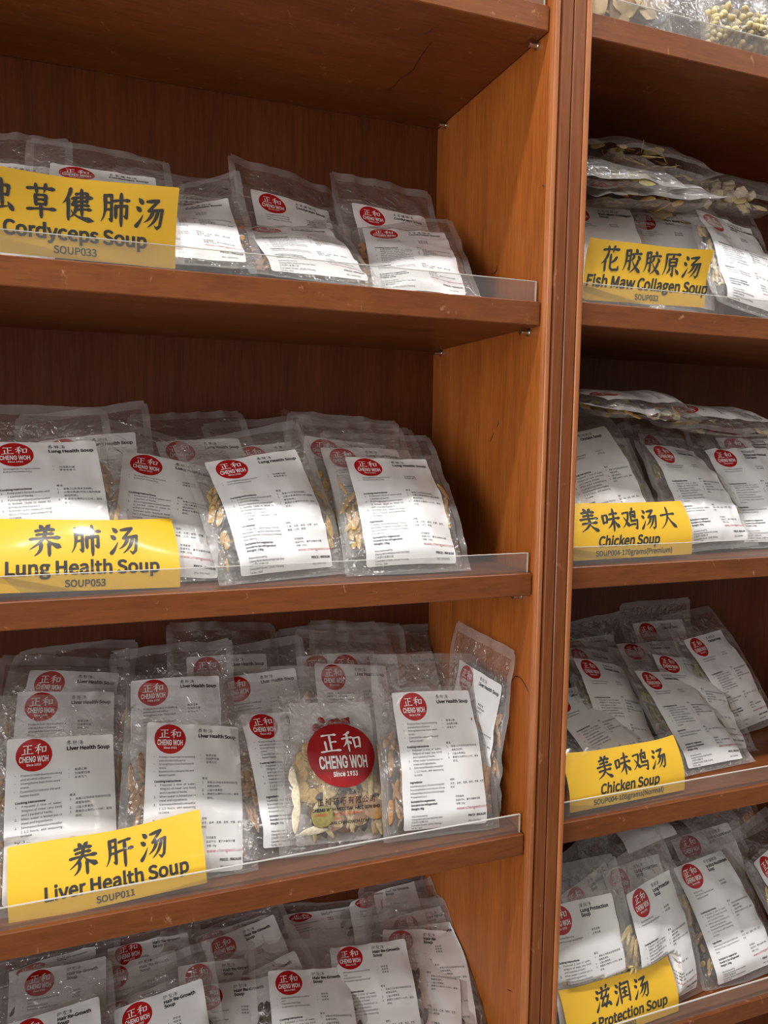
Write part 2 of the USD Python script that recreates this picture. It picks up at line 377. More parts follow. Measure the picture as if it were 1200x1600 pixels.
def sheet(w, h, nx, ny, rad, x0=0.0, y0=0.0):
    """A flat grid with rounded corners."""
    xs, ys = np.linspace(0, w, nx + 1), np.linspace(0, h, ny + 1)
    X, Y = np.meshgrid(xs, ys); V = np.c_[X.ravel(), Y.ravel()]
    for cx, cy, sx, sy in ((rad, rad, -1, -1), (w - rad, rad, 1, -1), (rad, h - rad, -1, 1), (w - rad, h - rad, 1, 1)):
        d = V - [cx, cy]; m = (d[:, 0] * sx > 0) & (d[:, 1] * sy > 0)
        l = np.linalg.norm(d[m], axis=1); s = np.maximum(1.0, l / rad)
        V[m] = [cx, cy] + d[m] / s[:, None]
    i = np.arange(ny)[:, None] * (nx + 1) + np.arange(nx)[None]
    i = i.ravel()
    F = np.vstack([np.c_[i, i + 1, i + nx + 2], np.c_[i, i + nx + 2, i + nx + 1]])
    return V + [x0, y0], F

# ------------------------------------------------------------------ what is printed on each kind of packet label
COOK = ['Cooking Instructions', '1.|Prepared 2 litre of water,', '|500gms of meat (any kind)', '|and 1 packet of herbs.', '2.|When water is boiled put in', '|meat and ingredients.', '3.|Simmer with medium heat for', '|1 1/2 hours, add seasoning', '|to taste.']
COOKZ = ['煮法', '1.|准备2公升清水及任何500克', '|肉类及材料。', '2.|以猛火煮滚后，', '3.|再用文火煮约1½小时，调味', '|即可。']
PRODUCTS = {
 'lung': dict(z='养肺汤', e=['Lung Health Soup'], b=['*Strengthen lung function', '*Enhance immunity'], bz=['加强肺功能', '增强免疫力'],
   c=['Cooking Instructions', '1.|Prepared 1 litre of water and', '|1 packet of herbs.', '2.|Put in ingredients when water', '|is boiled. (Add in meat to', '|enhance the flavour)', '3.|Simmer with medium heat', '|for 1.5 hours, add seasoning', '|to taste.'],
   cz=['煮法', '1.|准备1公升清水及材料。', '2.|以猛火煮滚(可加入任何肉类', '|增加风味)。', '3.|再用文火煮约1½小时，调味', '|即可。'],
   i=['Ginseng, Milkvetch Root, Poria,', 'Red Dates, Fragrant Solomon\'s Seal,', 'Apricot Kernel, Fritillaria Cirrhosa,', 'Goji Berry'], iz=['人参，北芪，茯苓，红枣，玉竹，', '南杏，川贝，枸杞'], g='130g', p='16.00', k='SOUP053'),
 'liver': dict(z='养肝汤', e=['Liver Health Soup'], b=['*Protects liver due to smoking', ' and alcohol influence', '*Strengthens liver from work', ' stress', '*Essential for vibrant life and', ' better health'], bz=['烟酒过剩', '加强肝功能', '补肾元气'],
   c=COOK, cz=COOKZ, i=['Ganoderma lucidum, Rhizoma Atractylodis', 'Macrocephalae, Codonopsis, Poria', 'Milkvetch Root, Burdock, Radix Astragali,', 'Preserved Lycii'], iz=['灵芝，白术，党参，茯苓，牛蒡，北芪，', '枸杞'], g='90g', p='14.00', k='SOUP011'),
 'hair': dict(z='护发汤', e=['Hair Re-Growth', 'Soup'], b=['*Alleviates premature white', ' hair', '*Prevents hair loss', '*Promotes regrowth of hair'], bz=['防白发', '防掉发', '防秃发'],
   c=COOK, cz=COOKZ, i=['Polygonum, Black Beans, Red Dates,', 'Angelica, Astragalus, Mulberry'], iz=['首乌，黑豆，红枣，当归，北芪，', '桑椹，黑芝麻'], g='150g', p='15.00', k='SOUP021'),
 'cordyceps': dict(z='虫草健肺汤', e=['Cordyceps Soup'], b=['*Strengthens the lungs', '*Helps to relieve cough', '*Anti-fatigue, immunity'], bz=['补肺益肾', '止咳化痰', '增强体力'],
   c=COOK, cz=COOKZ, i=['Cordyceps Flower, Red Dates, Lily Bulb,', 'Apricot Kernel, Solomon\'s Seal, Goji'], iz=['虫草花，红枣，百合，南北杏，', '玉竹，枸杞'], g='120g', p='16.00', k='SOUP033'),
 'maw': dict(z='花胶胶原汤', e=['Fish Maw Collagen', 'Soup'], b=['*Promotes anti aging', '*Protects body and joints,', ' improves skin'], bz=['滋阴养颜', '固肾补精'],
   c=COOK, cz=COOKZ, i=['Fish Maw, Dried Scallop, Chinese Yam,', 'Poria, Solomon\'s Seal, Red Dates'], iz=['花胶，干贝，淮山，茯苓，玉竹，', '红枣'], g='80g', p='38.00', k='SOUP032'),
 'chicken': dict(z='美味鸡汤', e=['Chicken Soup'], b=['*Replenishes body energy', '*Strengthens the body'], bz=['补充体力', '益气补血'],
   c=COOK, cz=COOKZ, i=['Solomon\'s Seal, Codonopsis, Angelica,', 'Red Dates, Chinese Yam'], iz=['玉竹，党参，当归，红枣，淮山，', '枸杞'], g='105g', p='14.00', k='SOUP004'),
 'steamed': dict(z='炖药材鸡', e=['Steamed Herbal', 'Chicken'], b=['*Nourishes whole body', '*Enhances blood flow'], bz=['补血养颜', '益气健脾'],
   c=COOK, cz=COOKZ, i=['Angelica, Codonopsis, Milkvetch Root,', 'Red Dates, Goji Berry'], iz=['当归，党参，北芪，红枣，', '枸杞'], g='110g', p='13.00', k='SOUP014'),
 'protect': dict(z='滋润汤', e=['Lung Protection', 'Soup'], b=['*Nourishes the lung', '*Prevents cough and phlegm'], bz=['滋阴润肺', '止咳化痰'],
   c=COOK, cz=COOKZ, i=['Radix Glehniae, Solomon\'s Seal,', 'Lily Bulb, Apricot Kernel, Red Dates'], iz=['沙参，玉竹，百合，杏仁，', '红枣'], g='120g', p='10.00', k='SOUP002'),
 'scallop': dict(z='干贝调养汤', e=['Scallop Nourishment', 'Soup'], b=['*Body toning', '*Strengthens stomach and', ' digestive system'], bz=['滋阴补肾', '养胃健脾'],
   c=COOK, cz=COOKZ, i=['Dried Scallop, Dried Oysters, Dried Mussel,', 'Milkvetch Root, Fragrant Solomon\'s', 'Seal'], iz=['干贝，蚝干，淡菜，北芪，玉竹，', '芡实'], g='160g', p='22.00', k='SOUP003'),
}
def emblem_print(cx, cy, r, since=True):
    """White lettering of the round red emblem of radius r, centred on cx, cy."""
    P = Print(); k = r / 16.5
    P.brush('正', cx - 11.6 * k, cy + 1.6 * k, 11.0 * k, 0, 13.5); P.brush('和', cx + 0.5 * k, cy + 1.8 * k, 11.0 * k, 0, 13.5)
    w = textwidth('CHENG WOH', 7.6 * k, FONT_INTER, 48, 2, 0.56)
    P.text('CHENG WOH', cx - w / 2, cy - 7.0 * k, 7.6 * k, FONT_INTER, 48, 2, 0.56)
    s = 'Since 1933'; w = textwidth(s, 2.9 * k, FONT_INTER, 32, 1, 0.85)
    P.text(s, cx - w / 2, cy - 11.0 * k, 2.9 * k, FONT_INTER, 32, 1, 0.85)
    return P.arrays()

_lay = {}
def layout(prod, full):
    """Label print of a product: heading, small print, web address (mm; origin at the label's lower left)."""
    if (prod, full) in _lay: return _lay[prod, full]
    d = PRODUCTS[prod]; A, Bk, R, C = Print(), Print(), Print(), Print()
    Y = lambda y: 150 - y
    n = len(d['z']); pit = 5.6
    if all(c in BRUSH for c in d['z']): A.brush(d['z'], 54, Y(9.0), 5.2, pit, 9.5)
    else: A.text(d['z'], 54, Y(9.0), 5.4, px=30)
    for j, e in enumerate(d['e']): A.text(e, 54.5, Y(14.8 + 5.2 * j), 5.0, px=44, bold=2, width=None, sx=min(1.0, 43.5 / textwidth(e, 5.0, FONT_CJK, 36, 1)))
    px, em = 20, 2.75
    y = 38.5
    for s in d['b']:
        if s[0] == '*': Bk.text('•', 6.5, Y(y), em * 1.3, px=px)
        Bk.text(s[1:], 13, Y(y), em, px=px); y += 3.85
    y = 36.5
    for s in d['bz']:
        Bk.text('•', 55, Y(y), em * 1.2, px=px); Bk.text(s, 62, Y(y), 2.7, px=22, space=0.25); y += 4.0
    if full:
        y = 64
        for j, s in enumerate(d['c']):
            if j == 0: Bk.text(s, 9, Y(y), em, px=px, bold=1)
            else:
                a, _, t = s.partition('|'); Bk.text(a, 9, Y(y), em, px=px)
                Bk.text(t, 14.5, Y(y), em, px=px, width=36 if len(t) > 22 else None)
            y += 3.75
        y = 62
        for j, s in enumerate(d['cz']):
            if j == 0: Bk.text(s, 57, Y(y), 2.8, px=22)
            else:
                a, _, t = s.partition('|'); Bk.text(a, 57, Y(y), em, px=px); Bk.text(t, 62.5, Y(y), 2.6, px=22, space=0.1)
            y += 4.0
        Bk.text('Ingredients', 9, Y(101.5), em, px=px, bold=1); y = 105.5
        for s in d['i']: Bk.text(s, 9, Y(y), em, px=px, sx=min(1, 41 / textwidth(s, em, FONT_CJK, px))); y += 3.75
        Bk.text('材料', 57, Y(101.5), 2.8, px=22); y = 105.5
        for s in d['iz']: Bk.text(s, 57, Y(y), 2.5, px=22); y += 3.9
        for j, s in enumerate(('Suitable for vegetarian', 'Goods to be refrigerated', 'Weight: ' + d['g'])): Bk.text(s, 9, Y(121.5 + 3.8 * j), em, px=px, bold=1)
        for j, s in enumerate(('可供素食', '极其干炒、置于冰箱中冷藏', '净重: ' + d['g'])): Bk.text(s, 62, Y(119.5 + 3.8 * j), 2.5, px=22)
        for j, s in enumerate(('Manufactured by', 'Cheng Woh Medical Hall Sdn Bhd', '正和药行有限公司', 'Campbell Street, 10100, Penang.', 'Tel No.: 604')): Bk.text(s, 9, Y(136.5 + 3.1 * j), 2.4, px=px)
        R.text('www.chengwoh.com', 62.5, Y(132.5), 4.0, px=28)
        C.text('PRICE : RM' + d['p'], 76, Y(140.5), 3.0, px=26, bold=1)
        Bk.text('SKU: ' + d['k'], 77, Y(146.2), 2.3, px=px)
    _lay[prod, full] = (A.arrays(), Bk.arrays(), R.arrays(), C.arrays())
    return _lay[prod, full]

# ------------------------------------------------------------------ the bookcases
Z1, Z2, Z3, Z4 = 1.98633, 1.68998, 1.40000, 1.10254
Z5 = 0.80504; Z6 = 0.5075
DZ, T, D = 0.00393, 0.025, 0.2736
LEFT, RIGHT = -0.95, 0.98
PX0, PX1, YF = 0.0, 0.0454, -0.0085
TOP = 2.42

def scuff(parent, name, pts, r=0.0007):
    part(name, tube(pts, r), SCUFF, parent)

def moulding(x0, x1, prof, z0, z1):
    """An upright of the given front profile [(x, y)] with a flat rear at y = 0.004."""
    pg = Polygon([(x0, -0.0011)] + prof + [(x1, -0.0011)])
    m = trimesh.creation.extrude_polygon(pg, z1 - z0, engine='earcut'); m.apply_translation([0, 0, z0]); return m

def bead(xc, r, y0, n=9):
    return [(xc - r * math.cos(a), y0 - r * 0.8 * math.sin(a)) for a in np.linspace(0, math.pi, n)]

cabL = thing('wooden_bookcase', 'left wooden bookcase with orange-brown side panel facing the aisle', 'bookcase', 'wooden bookcases')
part('side_panel', box(0.0, 0.0222, -0.001, D + 0.012, 0.0, TOP), W_SIDE, cabL)
part('side_panel', bevel_box(LEFT - 0.022, LEFT, -0.001, D + 0.012, 0.0, TOP), W_SIDE, cabL)
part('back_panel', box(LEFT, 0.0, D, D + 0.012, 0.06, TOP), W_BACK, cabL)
part('plinth', box(LEFT, 0.0, 0.01, D, 0.0, 0.10), W_FRAME, cabL)
part('top_board', box(LEFT, 0.0, 0.0, D, TOP - 0.025, TOP), W_SHELF, cabL)
# front stile: thin lip, bead, flat
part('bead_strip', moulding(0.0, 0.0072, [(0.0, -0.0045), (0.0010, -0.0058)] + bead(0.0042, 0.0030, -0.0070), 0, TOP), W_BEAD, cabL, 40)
part('stile', moulding(0.0072, 0.0222, [(0.0072, -0.0052), (0.0082, -0.0050), (0.0098, -0.0075), (0.0108, -0.0092), (0.0212, -0.0092), (0.0222, -0.0080)], 0, TOP), W_FRAME, cabL)
cabR = thing('wooden_bookcase', 'right wooden bookcase with dark shaded interior and moulded front edge', 'bookcase', 'wooden bookcases')
part('side_panel', box(0.0230, PX1 - 0.002, -0.001, D + 0.012, 0.0, TOP), W_SIDE, cabR)
part('side_panel', box(RIGHT, RIGHT + 0.02, -0.001, D + 0.012, 0.0, TOP), W_SIDE, cabR)
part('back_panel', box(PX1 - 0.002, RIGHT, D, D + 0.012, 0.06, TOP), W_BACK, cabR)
part('plinth', box(PX1, RIGHT, 0.01, D, 0.0, 0.10), W_FRAME, cabR)
part('top_board', box(PX1, RIGHT, 0.0, D, TOP - 0.025, TOP), W_SHELF, cabR)
part('stile', moulding(0.0230, 0.0378, [(0.0230, -0.0080), (0.0240, -0.0092), (0.0365, -0.0092), (0.0378, -0.0070)], 0, TOP), W_FRAME, cabR)
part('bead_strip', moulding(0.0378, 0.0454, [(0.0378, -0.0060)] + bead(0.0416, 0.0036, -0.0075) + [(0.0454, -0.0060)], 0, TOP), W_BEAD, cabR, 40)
# scuffs on the left bookcase's side panel
for pts in ([[0, .0404, 1.261], [0, .0375, 1.2685], [0, .032, 1.2745], [0, .0254, 1.277], [0, .019, 1.2768], [0, .0129, 1.2745], [0, .006, 1.270], [0, .0005, 1.2655]],
            [[0, .029, .8955], [0, .022, .899], [0, .016, .9015]], [[0, .0871, 1.5678], [0, .0853, 1.5633], [0, .0897, 1.5588]],
            [[0, .1044, 1.5422], [0, .1, 1.5475], [0, .0955, 1.5528]], [[0, .1118, 1.7401], [0, .1025, 1.7398], [0, .0981, 1.7426], [0, .0999, 1.7473]],
            [[0, .0068, 1.8108], [0, .003, 1.81], [0, .001, 1.806]]):
    scuff(cabL, 'scuff_mark', np.array(pts) + [-0.0001, 0, 0], 0.0006)
def peg(cab, x, y, ztop, side):
    """Nickel shelf pin: stem from the panel and a round head."""
    m = lathe([(0, 0), (0.0042, 0), (0.0042, 0.0022), (0.0026, 0.0026), (0.0026, 0.0100), (0.0033, 0.0104), (0.0033, 0.0118), (0, 0.0120)], 14)
    m.apply_transform(trimesh.transformations.rotation_matrix(math.pi / 2 * (-1 if side < 0 else 1), [0, 1, 0]))
    m.apply_translation([x, y, ztop - 0.0043]); part('shelf_peg', m, METAL, cab, 40)
for z in (Z1, Z2, Z3, Z4, Z5):
    for y in (0.022, 0.246):
        peg(cabL, 0.0, y, z - T, -1); peg(cabL, LEFT, y, z - T, 1)
        peg(cabR, PX1 - 0.002, y, z + DZ - T, 1); peg(cabR, RIGHT, y, z + DZ - T, -1)

SHELF_L = ['shelf board at the very top left, scuffed underside showing above the cordyceps packets', 'shelf board carrying the cordyceps soup packets in the left bookcase', 'shelf board carrying the lung soup packets in the left bookcase',
           'shelf board carrying the liver soup packets in the left bookcase', 'bottom shelf board under the hair soup packets in the left bookcase']
SHELF_R = ['shelf board at the top right carrying the bag of pale beans', 'shelf board carrying the fish maw soup packets in the right bookcase', 'shelf board carrying the premium chicken soup packets in the right bookcase',
           'shelf board carrying the normal chicken soup packets in the right bookcase', 'lowest shelf board under the scallop soup packet in the right bookcase']
LIPW = ['at the very top left', 'in front of the cordyceps packets', 'in front of the lung soup packets', 'in front of the liver soup packets', 'in front of the hair soup packets']
LIPR = ['in front of the bag of pale beans', 'in front of the fish maw packets', 'in front of the premium chicken soup packets', 'in front of the normal chicken soup packets', 'in front of the scallop soup packet']
LIPY, LIPH = 0.0045, 0.0213
for k, z in enumerate((Z1, Z2, Z3, Z4, Z5)):
    for side in (0, 1):
        x0, x1, zz = (LEFT + 0.001, -0.0012, z) if side == 0 else (PX1 - 0.001, RIGHT - 0.001, z + DZ)
        s = thing('shelf_board', (SHELF_L, SHELF_R)[side][k], 'shelf', 'wooden shelf boards')
        part('board', bevel_box(x0, x1, 0.0, D - 0.0015, zz - T, zz, 0.0009), W_SHELF, s)
        if (side, k) == (0, 0):
            scuff(s, 'scuff_mark', [[-.1216, .0528, zz - T], [-.1190, .0524, zz - T], [-.1167, .0508, zz - T], [-.1143, .045, zz - T], [-.1137, .0367, zz - T]], 0.0007)
            scuff(s, 'scuff_mark', [[-.1052, .1846, zz - T], [-.1026, .1726, zz - T], [-.1037, .1537, zz - T], [-.099, .1398, zz - T], [-.0977, .1259, zz - T], [-.1004, .1141, zz - T], [-.1028, .0857, zz - T], [-.1035, .0641, zz - T]], 0.0006)
        l = thing('acrylic_lip', 'low clear acrylic lip ' + (LIPW, LIPR)[side][k], 'shelf lip', 'clear acrylic shelf lips')
        xe = x1 - 0.0035
        part('front_strip', box(x0 + 0.002, xe, LIPY, LIPY + 0.0022, zz + 0.0002, zz + LIPH), ACRYL, l)
        part('cut_edge', box(x0 + 0.002, xe, LIPY, LIPY + 0.0022, zz + LIPH, zz + LIPH + 0.0006), ACRYL_EDGE, l)
        part('cut_edge', box(xe, xe + 0.0008, LIPY, LIPY + 0.0022, zz + 0.0002, zz + LIPH + 0.0006), ACRYL_EDGE, l)

# the floor and the wall behind, outside the view
tag(usdkit.mesh(stage, '/World/floor', box(-3.5, 3.5, -4, 0.35, -0.05, 0.0), FLOOR).GetPrim(), 'beige shop floor below the bookcases', 'floor', None, 'structure')
tag(usdkit.mesh(stage, '/World/wall_back', box(-3.5, 3.5, D + 0.014, 0.42, 0.0, 3.0), WALL).GetPrim(), 'painted wall behind the bookcases', 'wall', None, 'structure')

SHELFZ = {2: Z2, 3: Z3, 4: Z4, 5: Z5, 11: Z1 + DZ, 12: Z2 + DZ, 13: Z3 + DZ, 14: Z4 + DZ, 15: Z5 + DZ}

# ------------------------------------------------------------------ yellow price cards in the lips
SW, SH = 176.0, 63.5
SIGNS = {   # shelf: x, y, dz, yaw, lean, roll, curl, heading, pitch, em, x of heading, English (size, shear), code, label
 2: (-0.462, 0.0115, .0035, .037, -.12, .000, -.020, '虫草健肺汤', 29.0, 24.0, 24.0, ('Cordyceps Soup', 15.0, 0.0, 36.0), 'SOUP033', 'yellow card headed by five brush characters, topmost card on the left bookcase'),
 3: (-0.460, 0.0115, .0045, .100, .24, -.037, .030, '养肺汤', 34.0, 26.0, 45.0, ('Lung Health Soup', 15.5, 0.0, 26.0), 'SOUP053', 'yellow card in front of the lung soup packets on the left bookcase'),
 4: (-0.439, 0.0120, .0020, -.040, .27, .062, .012, '养肝汤', 32.0, 25.0, 52.0, ('Liver Health Soup', 15.5, 0.0, 30.0), 'SOUP011', 'yellow card in front of the liver soup packets, lowest card on the left bookcase'),
 12: (0.145, 0.0120, .0065, .050, -.02, .030, -.010, '花胶胶原汤', 29.5, 25.0, 20.0, ('Fish Maw Collagen Soup', 16.0, 0.18, 2.0), 'SOUP032', 'yellow card for fish maw soup, topmost card on the right bookcase'),
 13: (0.144, 0.0115, .0055, .050, .03, -.002, .020, '美味鸡汤大', 29.0, 24.0, 12.0, ('Chicken Soup', 14.5, 0.18, 34.0), 'SOUP004-170grams(Premium)', 'yellow card with five brush characters in front of the premium chicken soup'),
 14: (0.152, 0.0120, .0050, .050, .13, -.015, .014, '美味鸡汤', 28.0, 23.0, 42.0, ('Chicken Soup', 14.5, 0.18, 44.0), 'SOUP004-105grams(Normal)', 'yellow card with four brush characters in front of the normal chicken soup'),
 15: (0.161, 0.0115, .0030, .060, .16, -.011, .012, '滋润汤', 30.0, 24.0, 46.0, ('Lung Protection Soup', 15.0, 0.10, 8.0), 'SOUP002', 'yellow card lowest on the right bookcase, cut by the lower edge of the photo'),
}
SIGN_AT = {}
def build_sign(sh):
    x, y, dz, yaw, lean, roll, curl, zh, pit, em, zx, (en, es, eshear, ex), code, label = SIGNS[sh]
    zs = SHELFZ[sh]
    u, v, n = frame(yaw, 0.0, roll)
    def place(P, off):
        """Card space in mm (origin lower left of the yellow print) to the world; the card stands straight in the slot and bends above it."""
        s, t = (P[:, 0] - SW / 2) / 1000, P[:, 1] / 1000
        hinge = 0.017
        tt = np.maximum(t - hinge, 0)
        a = lean * 0.45
        back = t * math.sin(a) + tt * (math.sin(lean * 1.45) - math.sin(a)) + curl * (tt / 0.045) ** 2 * (0.4 + 0.6 * (s / 0.088) ** 2)
        back += 0.0012 * np.sin(s * 55 + sh) * np.clip(tt / 0.03, 0, 1)
        up = t * math.cos(a) + tt * (math.cos(lean * 1.45) - math.cos(a))
        o = np.array([x, y, zs + dz])
        W = o + s[:, None] * u + up[:, None] * v - (back - off)[:, None] * n * 1.0
        return W
    p = thing('price_card', label, 'sign', 'yellow price cards')
    V, F = sheet(SW + 8, SH + 8, 60, 60, 4.0, -4, -4); V[:, 1] = np.maximum(V[:, 1], -3.0)
    part('laminate', (place(V, 0.0007), F), LAMI, p, True)
    V, F = sheet(SW, SH, 60, 60, 1.0)
    part('yellow_sheet', (place(V, 0.0), F), YELLOW, p, True)
    A = Print(); A.brush(zh, zx, 35.0 if sh != 2 else 34.0, em * 1.07, pit, 14.0)
    tv, tf = A.fine(2.0); part('heading_characters', (place(tv, 0.0004), tf), BLACK, p)
    A = Print(); A.text(en, ex, 15.5, es, px=60, bold=2, shear=eshear, sx=1.02 if sh < 10 else 0.98)
    tv, tf = A.fine(2.0); part('name_lettering', (place(tv, 0.0004), tf), BLACK, p)
    A = Print(); ce = 8.0; w = textwidth(code, ce, FONT_CJK, 44, 1)
    A.text(code, 88 - w / 2 + (4 if sh < 10 else 0), 4.0, ce, px=44, bold=1)
    tv, tf = A.fine(2.0); part('code_lettering', (place(tv, 0.0004), tf), BLACK, p)
    W = place(V, 0.0); SIGN_AT[sh] = (cKDTree(W[:, [0, 2]]), W[:, 1])
for sh in SIGNS: build_sign(sh)

# ------------------------------------------------------------------ soup packets
HW, HT, LB = 0.070, 0.205, 0.010
NX, NY = 36, 52
SS, TT = np.meshgrid(np.linspace(-HW, HW, NX + 1), np.linspace(0, HT, NY + 1))
for _sx in (-1, 1):                                         # rounded upper corners of a pouch
    _d = np.stack([SS * _sx - (HW - 0.010), TT - (HT - 0.010)], -1); _k = (_d > 0).all(-1)
    _q = np.maximum(1, np.linalg.norm(_d, axis=-1) / 0.010)
    SS = np.where(_k, _sx * (HW - 0.010 + _d[..., 0] / _q), SS); TT = np.where(_k, HT - 0.010 + _d[..., 1] / _q, TT)

def smooth01(x): x = np.clip(x, 0, 1); return x * x * (3 - 2 * x)

class Packet:
    """The bent, bulging surface of one pouch: mid surface, front and back, as grids to sample."""
    def __init__(self, seed, x, y, z, yaw, lean, roll, bend=0.25, twist=0.0, front=0.010, back=0.007, crumple=1.0, zs=None, ymin=None, curl=0.0, fill=0.62):
        rnd = np.random.default_rng(seed)
        th = lean + bend * (TT / HT - 0.45) + twist * SS / HW
        dt = HT / NY
        cy = np.cumsum(np.sin(th) * dt, axis=0) - np.sin(th) * dt; cz = np.cumsum(np.cos(th) * dt, axis=0) - np.cos(th) * dt
        side = np.clip(1 - np.abs(SS / (HW * 0.97)) ** 2.4, 0, 1) ** 0.8
        up = smooth01(TT / 0.028) * (1 - smooth01((TT - HT * (fill - 0.18)) / (HT * 0.36)))
        lump = 0.75 + 0.5 * meshkit.noise(np.stack([SS * 26 + 7.7 * seed, TT * 26, 0 * SS], -1), seed % 97)
        bf = front * side * up * lump; bb = back * side * up
        # creases of the film: gentle under the label, strong above and beside it
        q = np.stack([SS * 34 + seed * 3.1, TT * 34 + seed * 1.7, 0 * SS + seed], -1)
        rid = 1 - np.abs(2 * meshkit.noise(q, seed % 89) - 1)
        fine = meshkit.fbm(q * 2.2, 3, seed % 83) - 0.5
        lab = smooth01((0.056 - np.abs(SS)) / 0.012) * smooth01((LB + 0.156 - TT) / 0.012)
        amp = crumple * (0.0052 * (1 - lab) + 0.0014 * lab)
        w = amp * (0.8 * (rid - 0.55) + 0.7 * fine)
        big = meshkit.noise(np.stack([SS * 13 + seed, TT * 13 - seed, 0 * SS], -1), seed % 71) - 0.5
        w += 0.005 * crumple * big
        topc = smooth01((TT - 0.150) / 0.055)
        w -= topc * (curl + 0.010 * (rnd.random() - 0.5)) * (1 + (SS / HW) * (rnd.random() - 0.5) * 2)
        mid = w - 0.5 * front
        u = np.array([math.cos(roll), math.sin(roll)])
        cyaw, syaw = math.cos(yaw), math.sin(yaw)
        def world(off):
            n_y, n_z = -np.cos(th), np.sin(th)                     # outward: towards the viewer and up
            Yl, Zl = cy + off * n_y, cz + off * n_z
            # roll in the plane of the pouch about its base (approximate for a bent pouch)
            s2 = SS * math.cos(roll) - TT * math.sin(roll)
            k = (TT * math.cos(roll) + SS * math.sin(roll))
            f = np.where(TT > 1e-6, k / np.maximum(TT, 1e-6), 1.0)
            lY = cy * np.where(TT > 1e-6, 1, 0); lZ = cz
            base = lean + bend * -0.45
            Y2 = lY + (k - TT) * np.sin(th) + off * n_y; Z2 = lZ + (k - TT) * np.cos(th) + off * n_z
            X = x + s2 * cyaw - Y2 * syaw; Yw = y + s2 * syaw + Y2 * cyaw; Zw = z + Z2
            P = np.stack([X, Yw, Zw], -1)
            if zs is not None: P[..., 2] = np.maximum(P[..., 2], zs + 0.0025 + 0.0006 * SS / HW)
            P[..., 1] = np.minimum(P[..., 1], D - 0.002)
            if zs is not None:
                lo = np.where(P[..., 2] < zs + 0.024, 0.0085, -1.0)
                if ymin is not None:
                    dist, at = ymin[0].query(P[..., [0, 2]].reshape(-1, 2))
                    near = (dist < 0.007).reshape(TT.shape)
                    lo = np.where(near, ymin[1][at].reshape(TT.shape) + 0.0030, lo)
                P[..., 1] = np.maximum(P[..., 1], lo + 0.0008 * rid)
            if x < 0: P[..., 0] = np.minimum(P[..., 0], -0.0015)
            else: P[..., 0] = np.maximum(P[..., 0], PX1 + 0.0005)
            return P
        self.front, self.back = world(mid + bf), world(mid - bb)
        self.nf, self.nb = self._normals(self.front), -self._normals(self.back)
        self.depth = bf + bb
    @staticmethod
    def _normals(P):
        a = np.gradient(P, axis=1); b = np.gradient(P, axis=0)
        n = np.cross(a, b); return n / np.maximum(np.linalg.norm(n, axis=-1, keepdims=True), 1e-12)
    def _sample(self, G, s, t):
        fx = np.clip((s + HW) / (2 * HW) * NX, 0, NX - 1e-6); fy = np.clip(t / HT * NY, 0, NY - 1e-6)
        i, j = fx.astype(int), fy.astype(int); a, b = (fx - i)[:, None], (fy - j)[:, None]
        # the two triangles of each cell, as they are drawn
        A, B_, C, D_ = G[j, i], G[j, i + 1], G[j + 1, i + 1], G[j + 1, i]
        return np.where(a >= b, A + a * (B_ - A) + b * (C - B_), A + a * (C - D_) + b * (D_ - A))
    def on(self, s, t, off, back=False):
        G, N = (self.back, self.nb) if back else (self.front, self.nf)
        return self._sample(G, s, t) + off * self._sample(N, s, t)
    def inside(self, s, t, k):
        a, b = self._sample(self.back, np.array([s]), np.array([t]))[0], self._sample(self.front, np.array([s]), np.array([t]))[0]
        return a + (b - a) * k, self._sample(self.nf, np.array([s]), np.array([t]))[0]

def packet_grid(nx, ny):
    i = (np.arange(ny)[:, None] * (nx + 1) + np.arange(nx)[None]).ravel()
    return np.stack([np.c_[i, i + 1, i + nx + 2], np.c_[i, i + nx + 2, i + nx + 1]], 1)
_cells = packet_grid(NX, NY)
_cx, _cy = np.meshgrid(np.arange(NX) + 0.5, np.arange(NY) + 0.5)
_cs, _ct = (_cx.ravel() / NX * 2 - 1) * HW, _cy.ravel() / NY * HT
_seal = (np.abs(_cs) > HW - 0.0066) | (_ct > HT - 0.010) | (_ct < 0.004)
_corner = (np.abs(_cs) > HW - 0.003) & (_ct > HT - 0.003)
SHEET = sheet(100.0, 150.0, 40, 56, 2.2)
DISC = disc(24.5, 150 - 17.5, 16.5)

def tidy(G, faces):
    """A mesh of the chosen triangles of a grid, without the unused points."""
    F = faces.reshape(-1, 3); used, inv = np.unique(F, return_inverse=True)
    return G.reshape(-1, 3)[used], inv.reshape(-1, 3)

def flake(rnd, L, W_, H_):
    """One dried slice: a bent, uneven flattened pebble."""
    m = trimesh.creation.icosphere(subdivisions=1)
    v = m.vertices * (1 + 0.28 * (rnd.random((len(m.vertices), 1)) - 0.5))
    v = v * [L / 2, W_ / 2, H_ / 2]
    v[:, 2] += (rnd.random() - 0.5) * 0.9 * W_ * (v[:, 0] / (L / 2)) ** 2 * 0.5
    return v, m.faces

def orient(v, n, ang, tilt, rnd):
    a = np.cross(n, [0.2, 0.1, 0.97]); a /= np.linalg.norm(a); b = np.cross(n, a)
    x = math.cos(ang) * a + math.sin(ang) * b; y = np.cross(n, x)
    n2 = n + tilt * (rnd.random(3) - 0.5); n2 /= np.linalg.norm(n2)
    x = x - n2 * (x @ n2); x /= np.linalg.norm(x); y = np.cross(n2, x)
    return v[:, :1] * x + v[:, 1:2] * y + v[:, 2:] * n2

